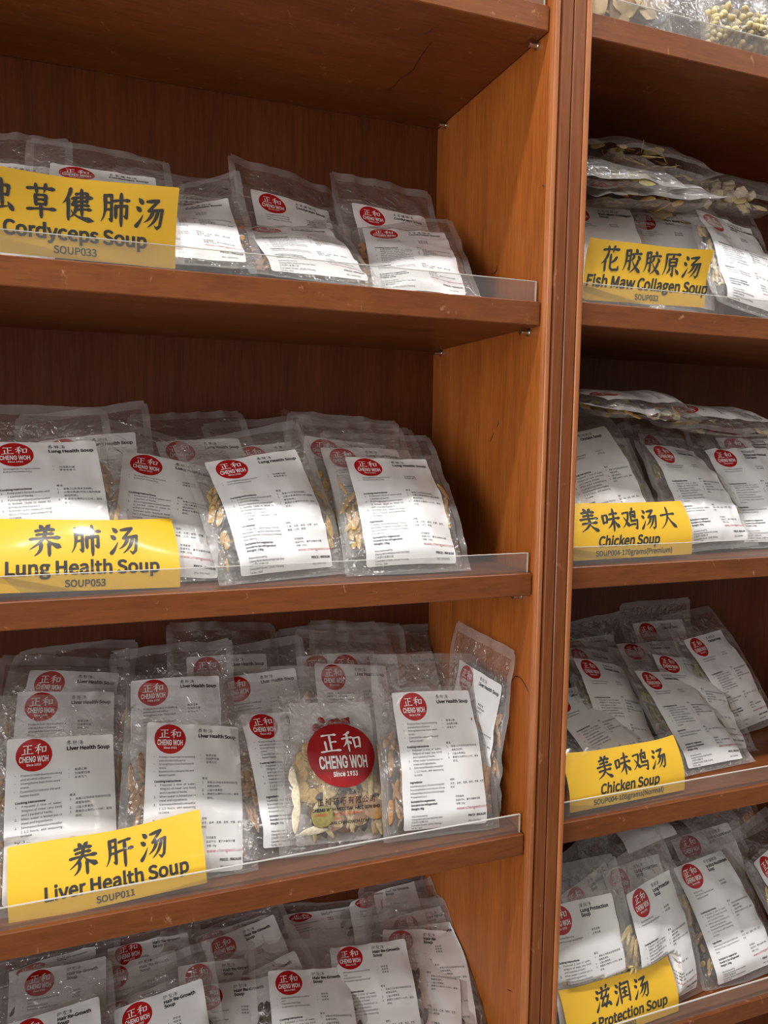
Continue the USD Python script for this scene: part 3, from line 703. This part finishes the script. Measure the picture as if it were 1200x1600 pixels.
def contents(pk, rnd, path, prod, count):
    """Loose dried herbs inside the pouch: too many and too hidden to pick apart."""
    V, F, o = [], [], 0
    for k in range(count):
        e = rnd.random() < 0.55
        s = (rnd.choice([-1, 1], p=[.6, .4]) * rnd.uniform(0.044, 0.061)) if e else rnd.uniform(-0.055, 0.055)
        t = rnd.uniform(0.022, 0.122)
        L = rnd.uniform(0.010, 0.034 if prod in ('lung', 'liver', 'protect', 'maw') and e else 0.020); t = max(t, L / 2 + 0.014)
        v, f = flake(rnd, L, rnd.uniform(0.0035, 0.008), rnd.uniform(0.0015, 0.0035))
        c, n = pk.inside(s, t, rnd.uniform(0.25, 0.75))
        w = orient(v, n, rnd.normal(math.pi / 2, 0.28 if e else 0.6), 0.3, rnd) + c
        V.append(w); F.append(f + o); o += len(w)
    part('dried_herbs', (np.vstack(V), np.vstack(F)), H_MIX[prod], path, True, kind='stuff')

def pouch(pk, path, ):
    f = _cells[~_seal]; s = _cells[_seal & ~_corner]
    part('pouch_film', tidy(pk.front, f), FILM, path, True)
    bk = _cells[(~_seal) & (_ct < HT * 0.80)]
    part('rear_film', (tidy(pk.back, bk[:, :, ::-1])), FILM, path, True)
    part('sealed_edge', tidy(pk.front, s), SEAL, path, True)

def label_on(pk, path, prod, full, back=False, s0=0.003, blank=False):
    sg = -1 if back else 1
    def put(P, off): return pk.on(sg * ((P[:, 0] - 50) / 1000) + s0, LB + P[:, 1] / 1000, off, back)
    fl = (lambda F: F)
    lab = part('paper_label', (put(SHEET[0], 0.0003), SHEET[1]), PAPER, path, True)
    if blank: return
    part('emblem', (put(DISC[0], 0.00042), DISC[1]), RED, lab, True, label='round red emblem')
    v, f = emblem_print(24.5, 150 - 17.5, 16.5); part('emblem_lettering', (put(v, 0.00055), f), WHITE, lab)
    A, Bk, R, C = layout(prod, full)
    part('heading', (put(A[0], 0.00045), A[1]), BLACK, lab)
    part('small_print', (put(Bk[0], 0.00045), Bk[1]), GREYINK, lab)
    if len(C[0]): part('price_lettering', (put(C[0], 0.00045), C[1]), BLACK, lab)
    if len(R[0]): part('web_address', (put(R[0], 0.00045), R[1]), REDINK, lab, label='red web address')

KIND_LABEL = dict(cordyceps='cordyceps soup packet', lung='lung soup packet', liver='liver soup packet', hair='hair soup packet', maw='fish maw soup packet', chicken='chicken soup packet', steamed='steamed chicken herb packet', protect='lung protection soup packet', scallop='scallop soup packet')
GROUP = {2: 'cordyceps soup packets', 3: 'lung soup packets', 4: 'liver soup packets', 5: 'hair soup packets', 12: 'fish maw soup packets', 13: 'premium chicken soup packets', 14: 'normal chicken soup packets', 15: 'packets on the lowest right shelf'}

# shelf, kind, x, y, dz, yaw, lean, roll, full print?, options, what sets it apart
PACKETS = [
 (2, 'cordyceps', -0.435, 0.014, 0.012, -0.005, 0.832, -0.006, 1, {}, 'leftmost, rising behind the topmost yellow card'),
 (2, 'cordyceps', -0.359, 0.024, 0.013, -0.053, 0.997, 0.025, 1, {}, 'leaning back just right of the topmost yellow card'),
 (2, 'cordyceps', -0.359, 0.055, 0.009, -0.021, 0.869, 0.059, 0, {}, 'hazy, behind the one right of the topmost yellow card'),
 (2, 'cordyceps', -0.236, 0.014, 0.006, 0.111, 1.020, -0.058, 1, {}, 'front centre, lying far back with its label curving'),
 (2, 'cordyceps', -0.235, 0.072, 0.012, 0.000, 0.950, -0.060, 0, {}, 'second in the centre pile, red emblem half seen'),
 (2, 'cordyceps', -0.218, 0.115, 0.000, 0.020, 0.570, 0.020, 0, {}, 'rearmost in the centre pile with glinting top film'),
 (2, 'cordyceps', -0.123, 0.039, 0.001, -0.238, 0.867, 0.012, 1, {}, 'rightmost in front, whole label and clear red emblem showing'),
 (2, 'cordyceps', -0.112, 0.064, 0.006, -0.210, 0.870, 0.030, 0, {}, 'second from the front at the right end, label hazed by film'),
 (2, 'cordyceps', -0.099, 0.112, 0.000, -0.058, 0.560, 0.033, 0, {}, 'rearmost at the right end, clear top film upright'),
 (2, 'cordyceps', -.530, .085, .000, .00, .66, .00, 0, {}, 'rear left, only its clear film top showing above the card'),
 (2, 'cordyceps', -.345, .130, .000, .00, .60, .02, 0, {}, 'rear middle, upright behind the leaning ones'),
 (3, 'lung', -0.480, 0.014, 0.007, 0.065, 0.658, 0.065, 1, {}, 'leftmost, cut by the left edge of the photo'),
 (3, 'lung', -0.388, 0.032, -0.000, 0.086, 0.750, -0.170, 1, {}, 'second from the left, its lower left corner behind the yellow card'),
 (3, 'lung', -0.267, 0.016, -0.000, 0.151, 0.713, 0.034, 1, {}, 'third from the left, tilted, golden roots at its left edge'),
 (3, 'lung', -0.136, 0.014, -0.000, -0.071, 0.722, 0.006, 1, {'bend': .35}, 'rightmost in front with a bright glare across the label'),
 (3, 'lung', -0.146, 0.052, 0.006, -0.004, 0.691, 0.029, 1, {}, 'directly behind the rightmost one, left strip of label showing'),
 (3, 'lung', -0.196, 0.081, 0.013, -0.101, 0.657, -0.157, 0, {}, 'second behind the rightmost one, hazy red emblem'),
 (3, 'lung', -0.164, 0.126, 0.011, -0.060, 0.630, -0.020, 0, {}, 'rearmost at the right, upright with clear top film'),
 (3, 'lung', -0.118, 0.100, 0.002, -0.051, 0.696, 0.034, 0, {}, 'rear right with a glinting top corner'),
 (3, 'lung', -0.308, 0.112, 0.008, 0.200, 0.640, 0.039, 0, {}, 'rear, dim, above the second from the left'),
 (3, 'lung', -0.224, 0.117, 0.005, 0.200, 0.653, 0.027, 0, {}, 'rear, dim, above the third from the left'),
 (3, 'lung', -.450, .105, .002, .02, .55, .02, 0, {}, 'rear, dim, behind the leftmost one'),
 (4, 'liver', -0.486, 0.014, -0.000, 0.051, 0.593, -0.034, 1, {}, 'leftmost, lower part behind the yellow card'),
 (4, 'liver', -0.367, 0.014, -0.000, 0.069, 0.633, -0.133, 1, {}, 'second from the left, its foot right of the yellow card'),
 (4, 'liver', -0.246, 0.032, 0.000, 0.450, 0.700, -0.280, 1, {}, 'tilted, between the second from left and the one turned round'),
 (4, 'liver', -0.092, 0.014, -0.000, -0.017, 0.469, -0.056, 1, {}, 'rightmost facing front, whole label showing'),
 (4, 'liver', -0.027, .094, .000, -1.530, .05, -.039, 1, {'front': .009, 'bend': .05, 'twist': .0, 'curl': .0}, 'turned sideways against the side panel at the right end'),
 (4, 'liver', -0.044, 0.169, 0.003, 0.075, 0.512, -0.024, 0, {}, 'rearmost right, end of its heading showing'),
 (4, 'liver', -0.082, 0.161, 0.009, 0.250, 0.544, -0.200, 0, {}, 'rear, with a folded glossy top corner'),
 (4, 'liver', -0.137, 0.133, 0.017, 0.039, 0.476, -0.086, 0, {}, 'rear, emblem just above the one turned round'),
 (4, 'liver', -0.163, 0.157, 0.014, 0.044, 0.482, -0.072, 0, {}, 'far rear, part emblem left of centre'),
 (4, 'liver', -0.163, 0.103, 0.015, 0.037, 0.479, -0.090, 0, {}, 'dim emblem close behind the one turned round'),
 (4, 'liver', -0.501, 0.162, 0.024, 0.024, 0.543, -0.183, 0, {}, 'rear left, label slanting down to the right'),
 (4, 'liver', -0.490, 0.103, 0.017, 0.035, 0.559, -0.072, 0, {}, 'second row left, dim emblem behind the leftmost one'),
 (4, 'liver', -0.371, 0.109, 0.020, 0.060, 0.591, -0.082, 0, {'crumple': 1.6}, 'second row with brightly glinting crumpled top film'),
 (4, 'liver', -.262, .118, .012, .02, .55, .02, 0, {}, 'dim emblem between the second from left and the tilted one'),
 (4, 'liver', -.300, .165, .020, -.05, .42, .0, 0, {'crumple': 1.4}, 'rear middle, clear film top under the shelf above'),
 (5, 'hair', -0.498, 0.041, 0.003, 0.009, 1.069, 0.036, 0, {}, 'front, cut by the lower left corner of the photo'),
 (5, 'hair', -0.385, 0.028, 0.003, 0.005, 1.067, 0.024, 1, {}, 'front, second from the left, clear red emblem'),
 (5, 'hair', -0.324, 0.035, -0.000, 0.019, 1.131, -0.140, 0, {}, 'low between the second and third in front'),
 (5, 'hair', -0.230, 0.021, -0.000, -0.043, 1.086, -0.087, 1, {}, 'front centre, whole heading and emblem showing'),
 (5, 'hair', -0.149, 0.040, -0.000, -0.186, 1.070, 0.009, 1, {}, 'right of the front centre one, its emblem half covered'),
 (5, 'hair', -0.100, 0.053, -0.000, -0.249, 1.094, -0.120, 1, {}, 'front right, heading clear and emblem edge showing'),
 (5, 'hair', -0.047, 0.080, -0.000, -0.167, 1.088, 0.039, 0, {}, 'second row right, hazed emblem over the front right one'),
 (5, 'hair', -0.048, 0.125, 0.001, -0.143, 1.076, 0.035, 0, {}, 'third row right under the shelf edge'),
 (5, 'hair', -0.085, 0.147, 0.004, -0.196, 1.044, 0.060, 0, {}, 'rear right, clear round emblem close under the shelf'),
 (5, 'hair', -0.161, 0.156, 0.004, -0.037, 1.089, 0.064, 0, {}, 'rear centre, emblem and bullets close under the shelf'),
 (5, 'hair', -0.255, 0.115, 0.006, 0.051, 1.057, 0.118, 0, {}, 'second row centre, slanting label with dim emblem'),
 (5, 'hair', -0.285, 0.140, 0.003, 0.030, 1.072, 0.004, 0, {}, 'rear centre left, heading cut by the shelf edge'),
 (5, 'hair', -0.388, 0.138, 0.006, -0.006, 1.059, 0.044, 0, {}, 'rear left of centre with glint on its emblem'),
 (5, 'hair', -0.407, 0.107, 0.001, 0.007, 1.098, 0.026, 0, {}, 'third row left, heading strip showing'),
 (5, 'hair', -0.506, 0.168, 0.004, -0.003, 1.037, 0.017, 0, {}, 'rear left corner, under the shelf edge'),
 (5, 'hair', -0.501, 0.114, 0.007, -0.003, 1.055, -0.029, 0, {}, 'second row at the far left'),
 (5, 'hair', -0.393, 0.055, -0.000, 0.081, 1.157, 0.049, 0, {}, 'just behind the second from the left'),
 (5, 'hair', -0.318, 0.069, -0.000, 0.011, 1.088, -0.038, 0, {}, 'behind the low one, heading half hidden'),
 (5, 'hair', -0.238, 0.049, -0.000, 0.105, 1.146, 0.090, 0, {}, 'behind the front centre one'),
 (5, 'hair', -0.073, 0.055, 0.000, -0.120, 1.090, -0.090, 1, {}, 'rightmost, half hidden beside the side panel'),
 (12, 'maw', 0.126, 0.043, 0.003, -0.149, 0.515, -0.045, 0, {}, 'leftmost, behind the yellow card'),
 (12, 'maw', 0.242, 0.061, 0.009, -0.043, 0.491, -0.086, 0, {}, 'middle, emblem cut by its neighbour, behind the yellow card'),
 (12, 'maw', 0.332, 0.030, 0.010, 0.106, 0.511, -0.151, 1, {'crumple': 1.3, 'twist': .0, 'bend': .1}, 'rightmost, standing right of the yellow card with rounded film top'),
 (12, 'maw', .150, .130, .000, .0, .35, .02, 0, {}, 'rear left, upright and dim under the lying bag'),
 (12, 'maw', .300, .130, .000, .0, .38, -.02, 0, {}, 'rear right, upright and dim under the white cubes'),
 (13, 'chicken', 0.152, 0.034, 0.012, 0.046, 0.556, 0.165, 1, {}, 'leftmost, cut by the bookcase moulding'),
 (13, 'chicken', 0.297, 0.035, 0.002, 0.046, 0.631, 0.024, 1, {'crumple': 1.7, 'bend': .45}, 'middle, wavy label right of the yellow card'),
 (13, 'steamed', 0.401, 0.040, -0.000, -0.139, 0.629, 0.020, 1, {'crumple': 1.4}, 'at the right edge'),
 (13, 'steamed', 0.440, 0.078, 0.012, -0.100, 0.567, -0.067, 0, {}, 'behind the one at the right edge, dull red emblem'),
 (13, 'chicken', .215, .100, .000, .05, .45, .02, 0, {}, 'rear left, dim, below the lying bag'),
 (13, 'chicken', .330, .130, .000, .0, .42, .0, 0, {}, 'rear middle, dim, below the lying bag'),
 (14, 'chicken', 0.183, 0.025, -0.000, 0.229, 0.912, 0.103, 1, {}, 'front left, tilted, partly behind the moulding'),
 (14, 'chicken', 0.213, 0.077, 0.002, 0.223, 0.724, -0.232, 1, {}, 'second row left, emblem beside the moulding'),
 (14, 'chicken', 0.329, 0.046, -0.000, 0.054, 0.890, -0.001, 1, {}, 'front right, whole label showing'),
 (14, 'chicken', 0.363, 0.086, -0.000, -0.091, 0.813, -0.093, 1, {}, 'directly behind the front right one'),
 (14, 'chicken', 0.476, 0.133, -0.000, 0.135, 0.575, 0.090, 1, {}, 'tilted, at the right edge above the rest'),
 (14, 'chicken', 0.386, 0.174, 0.012, -0.057, 0.774, -0.062, 0, {}, 'rear middle with glinting film and dim emblem'),
 (14, 'chicken', 0.342, 0.133, 0.008, -0.080, 0.786, -0.043, 0, {}, 'third row middle, label edge and faint emblem'),
 (14, 'chicken', 0.239, 0.123, 0.007, 0.131, 0.751, -0.113, 0, {}, 'third row left beside the moulding'),
 (14, 'chicken', 0.405, 0.205, 0.000, 0.150, 0.400, -0.040, 0, {}, 'rear right, upright film standing tallest'),
 (14, 'chicken', 0.272, 0.172, 0.011, 0.181, 0.740, -0.090, 0, {}, 'rearmost left, dim emblem'),
 (15, 'protect', 0.118, 0.014, -0.000, -0.008, 0.250, 0.064, 1, {}, 'leftmost, emblem cut by the moulding'),
 (15, 'protect', 0.239, 0.014, -0.000, 0.126, 0.297, 0.040, 1, {}, 'second from the left, above the yellow card'),
 (15, 'scallop', 0.377, 0.021, 0.001, -0.130, 0.608, 0.171, 1, {}, 'with a bluish white label and long heading'),
 (15, 'scallop', 0.514, 0.014, -0.000, 0.091, 0.546, 0.193, 1, {}, 'at the right edge, only a corner of the label showing'),
 (15, 'protect', 0.253, 0.052, -0.000, 0.108, 0.396, 0.031, 0, {'crumple': 1.6}, 'second row, milky crumpled film with dim emblem'),
 (15, 'protect', 0.194, 0.048, -0.000, 0.144, 0.386, 0.175, 0, {'crumple': 1.6}, 'second row left, rounded film top'),
 (15, 'scallop', .420, .090, .000, .0, .45, .10, 0, {'crumple': 1.8}, 'second row right, glossy crumpled film'),
]
for n, (sh, prod, x, y, dz, yaw, lean, roll, full, opt, what) in enumerate(PACKETS):
    rnd = np.random.default_rng(1000 + n)
    zs = SHELFZ[sh]
    kw = dict(bend=rnd.uniform(.10, .35), twist=rnd.uniform(-.10, .10), front=rnd.uniform(.009, .012) if full else .008, back=rnd.uniform(.005, .007) if full else .005, curl=rnd.uniform(-.004, .010))
    if sh == 2: kw['bend'] = -0.10
    kw.update(opt)
    sg = SIGN_AT.get(sh)
    pk = Packet(11 + n, x, y + 0.003, zs + 0.004 + dz, yaw, lean, roll, zs=zs, ymin=sg, **kw)
    place = {2: 'top row on the left', 3: 'second row on the left', 4: 'third row on the left', 5: 'bottom row on the left'}.get(sh, 'right bookcase')
    p = thing('soup_packet', 'clear ' + KIND_LABEL[prod] + ' ' + what, 'soup packet', GROUP[sh])
    label_on(pk, p, prod, full)
    pouch(pk, p)
    contents(pk, rnd, p, prod, 46 if full else 26)

# ------------------------------------------------------------------ the packet turned round: its front print and its herbs show
def piece(name, v, f, c, n, ang, tilt, rnd, m, parent):
    part(name, (orient(v, n, ang, tilt, rnd) + c, f), m, parent, True)

def seedshape(rnd, L, W_, H_):
    m = trimesh.creation.icosphere(subdivisions=1); v = np.array(m.vertices)
    v[:, 1] *= np.clip(1 - np.abs(v[:, 0]) ** 2 * 0.55, 0.1, 1)
    v = v * [L / 2, W_ / 2, H_ / 2]; v[:, 1] += 0.15 * W_ * (v[:, 0] / (L / 2)) ** 2
    return v, m.faces
def berry(rnd, L, W_):
    m = trimesh.creation.icosphere(subdivisions=1); v = m.vertices * (1 + .18 * (rnd.random((len(m.vertices), 1)) - .5)) * [L / 2, W_ / 2, W_ / 2]
    return v, m.faces
def stick(rnd, L, r):
    t = np.linspace(-L / 2, L / 2, 6); b = rnd.normal(0, 0.03)
    m = tube(np.c_[t, b * L * (t / L * 2) ** 2, rnd.normal(0, .0004, 6)], r, 6)
    v = np.array(m.vertices); v[:, 2] *= 0.6
    return v, m.faces
def cube(rnd, a):
    m = bevel_box(-a / 2, a / 2, -a / 2.3, a / 2.3, -a / 2.8, a / 2.8, a * .08); v = np.array(m.vertices)
    return v + rnd.normal(0, a * .03, v.shape), m.faces

rnd = np.random.default_rng(77)
pk = Packet(501, -.206, .024, Z4 + 0.004, .16, .52, -.14, zs=Z4, ymin=None, bend=.18, front=.013, back=.007, crumple=1.0)
p = thing('soup_packet', 'clear herb packet turned round, large red emblem printed on its film over pale slices', 'soup packet', GROUP[4])
label_on(pk, p, 'liver', 0, back=True, s0=0.0, blank=True)
pouch(pk, p)
def putf(P, off): return pk.on((P[:, 0] - 50) / 1000, LB + P[:, 1] / 1000, off)
v, f = disc(54, 89, 41.0, 16, 72, 35.0); em = part('printed_emblem', (putf(v, 0.0004), f), DARKRED, p, True, label='large round red emblem printed on the film')
v, f = emblem_print(54, 89.5, 36.0); v, f = (lambda q: (q[0][:, :2], q[1]))(trimesh.remesh.subdivide_to_size(np.c_[v, 0 * v[:, 0]], f, 3.0, max_iter=12)); part('emblem_lettering', (putf(v, 0.00065), f), WHITE, em)
A = Print(); A.text('正和药行有限公司', 20, 38, 7.6, px=44, bold=0, space=1.2); A.text('CHENG WOH MEDICAL HALL SDN BHD', 14, 31.5, 4.3, FONT_INTER, 36, 1, 1.0); A.text('WWW.CHENGWOH.COM', 30, 18, 4.2, FONT_INTER, 36, 1)
part('film_lettering', (putf(A.arrays()[0], 0.0005), A.arrays()[1]), BLACK, p)
A = Print(); A.text('Campbell Street, 10100, Penang', 17, 27.2, 3.6, FONT_INTER, 36, 1); A.text('TEL: 604', 30, 22.6, 3.6, FONT_INTER, 36, 1)
part('film_lettering', (putf(A.arrays()[0], 0.0005), A.arrays()[1]), ORANGEINK, p)
def scatter(name, make, m, count, sr, tr, kr, ang=(0, 3.14), tilt=.5):
    for _ in range(count):
        c, nn = pk.inside(rnd.uniform(*sr), rnd.uniform(*tr), rnd.uniform(*kr))
        v, f = make(); piece(name, v, f, c, nn, rnd.uniform(*ang), tilt, rnd, m, p)
scatter('goji_berry', lambda: berry(rnd, .0095, .0058), O['goji'], 34, (-.020, .024), (.118, .140), (.35, .62))
scatter('root_slice', lambda: flake(rnd, .022, .015, .002), O['straw'], 26, (-.046, -.010), (.050, .108), (.35, .72), tilt=.25)
scatter('root_slice', lambda: flake(rnd, .020, .013, .002), O['pale'], 30, (-.034, .052), (.024, .075), (.35, .72), tilt=.25)
scatter('root_slice', lambda: flake(rnd, .020, .015, .002), O['tan'], 16, (-.030, .050), (.024, .070), (.35, .72), tilt=.25)
scatter('dark_root_piece', lambda: flake(rnd, .016, .010, .003), O['dark'], 22, (-.03, .05), (.022, .060), (.3, .7), tilt=.3)
scatter('long_root_slice', lambda: seedshape(rnd, .034, .008, .0022), O['pale'], 26, (-.03, .05), (.026, .066), (.4, .78), (1.0, 2.4), .15)
scatter('brown_root_slice', lambda: flake(rnd, .019, .012, .0025), O['brown'], 12, (-.03, .052), (.022, .06), (.4, .72), tilt=.25)
for s, t, a, L in ((-.052, .060, 1.75, .034), (-.053, .040, 1.6, .038), (-.034, .024, .15, .034), (-.054, .078, 1.9, .026)):
    c, nn = pk.inside(s, t, .98); v, f = seedshape(rnd, L, .0095, .0022); piece('pale_husk', v, f, c, nn, a, .1, rnd, O['ivory'], p)
for k in range(9):
    c, nn = pk.inside(.054 + .007 * (k % 3) * .55, .066 + rnd.uniform(-.006, .006), .3 + .06 * k); v, f = stick(rnd, .098, rnd.uniform(.0018, .003)); piece('root_stick', v, f, c, nn, math.pi / 2 + rnd.uniform(-.07, .05), .05, rnd, O['brown' if k % 3 else 'tan'], p)
c, nn = pk.inside(-.024, .036, .96); v, f = flake(rnd, .026, .022, .002); piece('olive_leaf_slice', v, f, c, nn, .3, .1, rnd, O['olive'], p)
c, nn = pk.inside(.040, .040, .96); v, f = flake(rnd, .030, .024, .002); piece('broad_root_slice', v, f, c, nn, .2, .1, rnd, O['tan'], p)

# ------------------------------------------------------------------ bags lying on top of the rows on the right, and the bags on the top right shelf
def lying(name, label, group, seed, x, y, z, yaw, lean, roll, fills, prod=None, back=.016, front=.016, labelled=None, full=0, shelf=None, crumple=1.3, cat='herb bag', fill=.80):
    rnd = np.random.default_rng(seed)
    pk = Packet(seed, x, y, z, yaw, lean, roll, zs=shelf, bend=rnd.uniform(-.15, .15), twist=rnd.uniform(-.15, .15), front=front, back=back, crumple=crumple, fill=fill)
    p = thing(name, label, cat, group)
    if labelled: label_on(pk, p, prod, full)
    pouch(pk, p)
    for nm, mk, m, cnt, sr, tr, kr, tilt in fills:
        for _ in range(cnt):
            c, nn = pk.inside(rnd.uniform(*sr), rnd.uniform(*tr), rnd.uniform(*kr))
            v, f = mk(rnd); piece(nm, v, f, c, nn, rnd.uniform(0, 3.14), tilt, rnd, O[m], p)
    return p
LY = 'herb bags lying on top of the rows'
sl = lambda a, b, c=.002: (lambda r: flake(r, a * r.uniform(.8, 1.2), b * r.uniform(.8, 1.2), c))
lying('herb_bag', 'unlabelled clear bag lying topmost at the upper right with tangled dried roots', LY, 601, .283, .115, Z2 + DZ + .205, .10, 1.28, 1.50,
      [('root_slice', sl(.026, .014), 'pale', 18, (-.05, .05), (.02, .16), (.1, .9), .8), ('root_strand', lambda r: stick(r, .03, .0009), 'straw', 40, (-.05, .05), (.05, .12), (.05, .95), .9),
       ('dark_root_piece', sl(.018, .010, .004), 'brown', 14, (-.04, .04), (.05, .12), (.2, .8), .8), ('root_slice', sl(.036, .014, .002), 'straw', 5, (-.04, .04), (.016, .04), (.1, .9), .3)], front=.030, back=.022, crumple=.9)
lying('herb_bag', 'clear bag lying beside the moulding just below the topmost one, dull leaves inside', LY, 602, .215, .090, Z2 + DZ + .180, .05, 1.28, 1.62,
      [('leaf_slice', sl(.026, .016), 'olive', 14, (-.05, .05), (.04, .15), (.1, .7), .8), ('root_slice', sl(.02, .012), 'tan', 12, (-.05, .05), (.03, .14), (.1, .7), .8)])
lying('herb_bag', 'small flat bag lying in the middle of the fish maw pile, white label edge upward', LY, 603, .280, .090, Z2 + DZ + .165, -.06, 1.25, 1.50,
      [('root_slice', sl(.02, .012), 'straw', 16, (-.04, .04), (.02, .12), (.1, .7), .8), ('root_slice', sl(.018, .012), 'tan', 12, (-.04, .04), (.02, .12), (.1, .7), .8)], prod='maw', labelled=True)
lying('herb_bag', 'clear bag of white cubes lying at the upper right edge', LY, 604, .440, .120, Z2 + DZ + .195, -.12, 1.15, 1.35,
      [('poria_cube', lambda r: cube(r, .013), 'ivory', 30, (-.05, .05), (.04, .15), (.15, .85), 1.5), ('root_slice', sl(.022, .012), 'pale', 16, (-.05, .05), (.03, .15), (.1, .8), 1.0)], front=.026, back=.022, crumple=1.0)
lying('herb_bag', 'crumpled clear bag with straw slices in front of the white cubes', LY, 605, .345, .125, Z2 + DZ + .165, -.05, 1.0, 1.3,
      [('root_slice', sl(.022, .013), 'straw', 16, (-.05, .05), (.03, .13), (.1, .7), .9), ('dark_root_piece', sl(.02, .012, .003), 'date', 8, (-.05, .05), (.05, .14), (.1, .7), .9)])
lying('herb_bag', 'packet lying flat beside the moulding with dark red dates inside it', LY, 606, .262, .110, Z3 + DZ + .195, .02, 1.42, 1.75,
      [('red_date_slice', sl(.022, .016, .005), 'date', 10, (-.05, .05), (.02, .09), (.1, .6), .7), ('root_slice', sl(.022, .014), 'straw', 16, (-.05, .05), (.02, .15), (.05, .5), .7), ('poria_cube', lambda r: cube(r, .012), 'ivory', 6, (-.05, .04), (.015, .08), (.1, .5), 1.0)],
      prod='chicken', labelled=True, full=1)
lying('herb_bag', 'packet lying flat at the right edge with a creased white label upward', LY, 607, .425, .105, Z3 + DZ + .178, -.04, 1.38, 1.52,
      [('red_date_slice', sl(.022, .016, .005), 'date', 12, (-.05, .05), (.02, .15), (.05, .5), .7), ('root_slice', sl(.020, .012), 'pale', 20, (-.05, .05), (.02, .16), (.05, .5), .8)],
      prod='chicken', labelled=True, full=1)
lying('herb_bag', 'packet lying under the shelf edge on the lowest right row, emblem tipped forward', LY, 608, .290, .115, Z5 + DZ + .165, .05, 1.15, .12,
      [('red_date_slice', sl(.02, .014, .005), 'date', 8, (-.05, .05), (.02, .12), (.1, .6), .7), ('root_slice', sl(.022, .012), 'pale', 14, (-.05, .05), (.02, .14), (.1, .6), .8)], prod='protect', labelled=True)
lying('herb_bag', 'glossy crumpled bag with dark red dates at the lower right edge under the shelf', LY, 609, .455, .120, Z5 + DZ + .150, -.05, 1.05, .2,
      [('red_date_slice', sl(.024, .016, .006), 'date', 18, (-.05, .05), (.05, .15), (.1, .8), .8), ('root_slice', sl(.020, .012), 'tan', 12, (-.05, .05), (.02, .14), (.1, .6), .8)], crumple=2.4)
TB = 'bags on the top right shelf'
zt = Z1 + DZ
lying('herb_bag', 'bag of pale beige bark sheets beside the moulding on the top right shelf', TB, 611, .105, .016, zt + .004, .0, .12, .0,
      [('bark_sheet', lambda r: flake(r, .085 * r.uniform(.8, 1.1), .040, .003), 'sheet', 18, (-.058, .055), (.030, .07), (.3, .95), .05)], shelf=zt, crumple=1.0)
lying('herb_bag', 'clear bag with blue-grey card inside, between the beige sheets and the pale beans', TB, 612, .190, .022, zt + .004, .10, .15, .0,
      [('blue_card', lambda r: flake(r, .05, .04, .002), 'blue', 2, (-.045, -.03), (.03, .06), (.3, .6), .1), ('bark_sheet', sl(.09, .018, .003), 'sheet', 2, (-.06, -.05), (.05, .06), (.4, .6), .05)], shelf=zt, crumple=2.2)
p = lying('bean_bag', 'clear bag of pale round beans at the upper right corner', TB, 613, .285, .016, zt + .004, .0, .22, .0,
      [('bean', lambda r: berry(r, .0098, .0080), 'bean', 210, (-.060, .064), (.004, .052), (.25, 1.0), 2.0), ('bean', lambda r: berry(r, .0096, .0078), 'bean2', 85, (-.058, .064), (.004, .05), (.3, 1.0), 2.0)], shelf=zt, front=.022, back=.012, cat='bean bag')
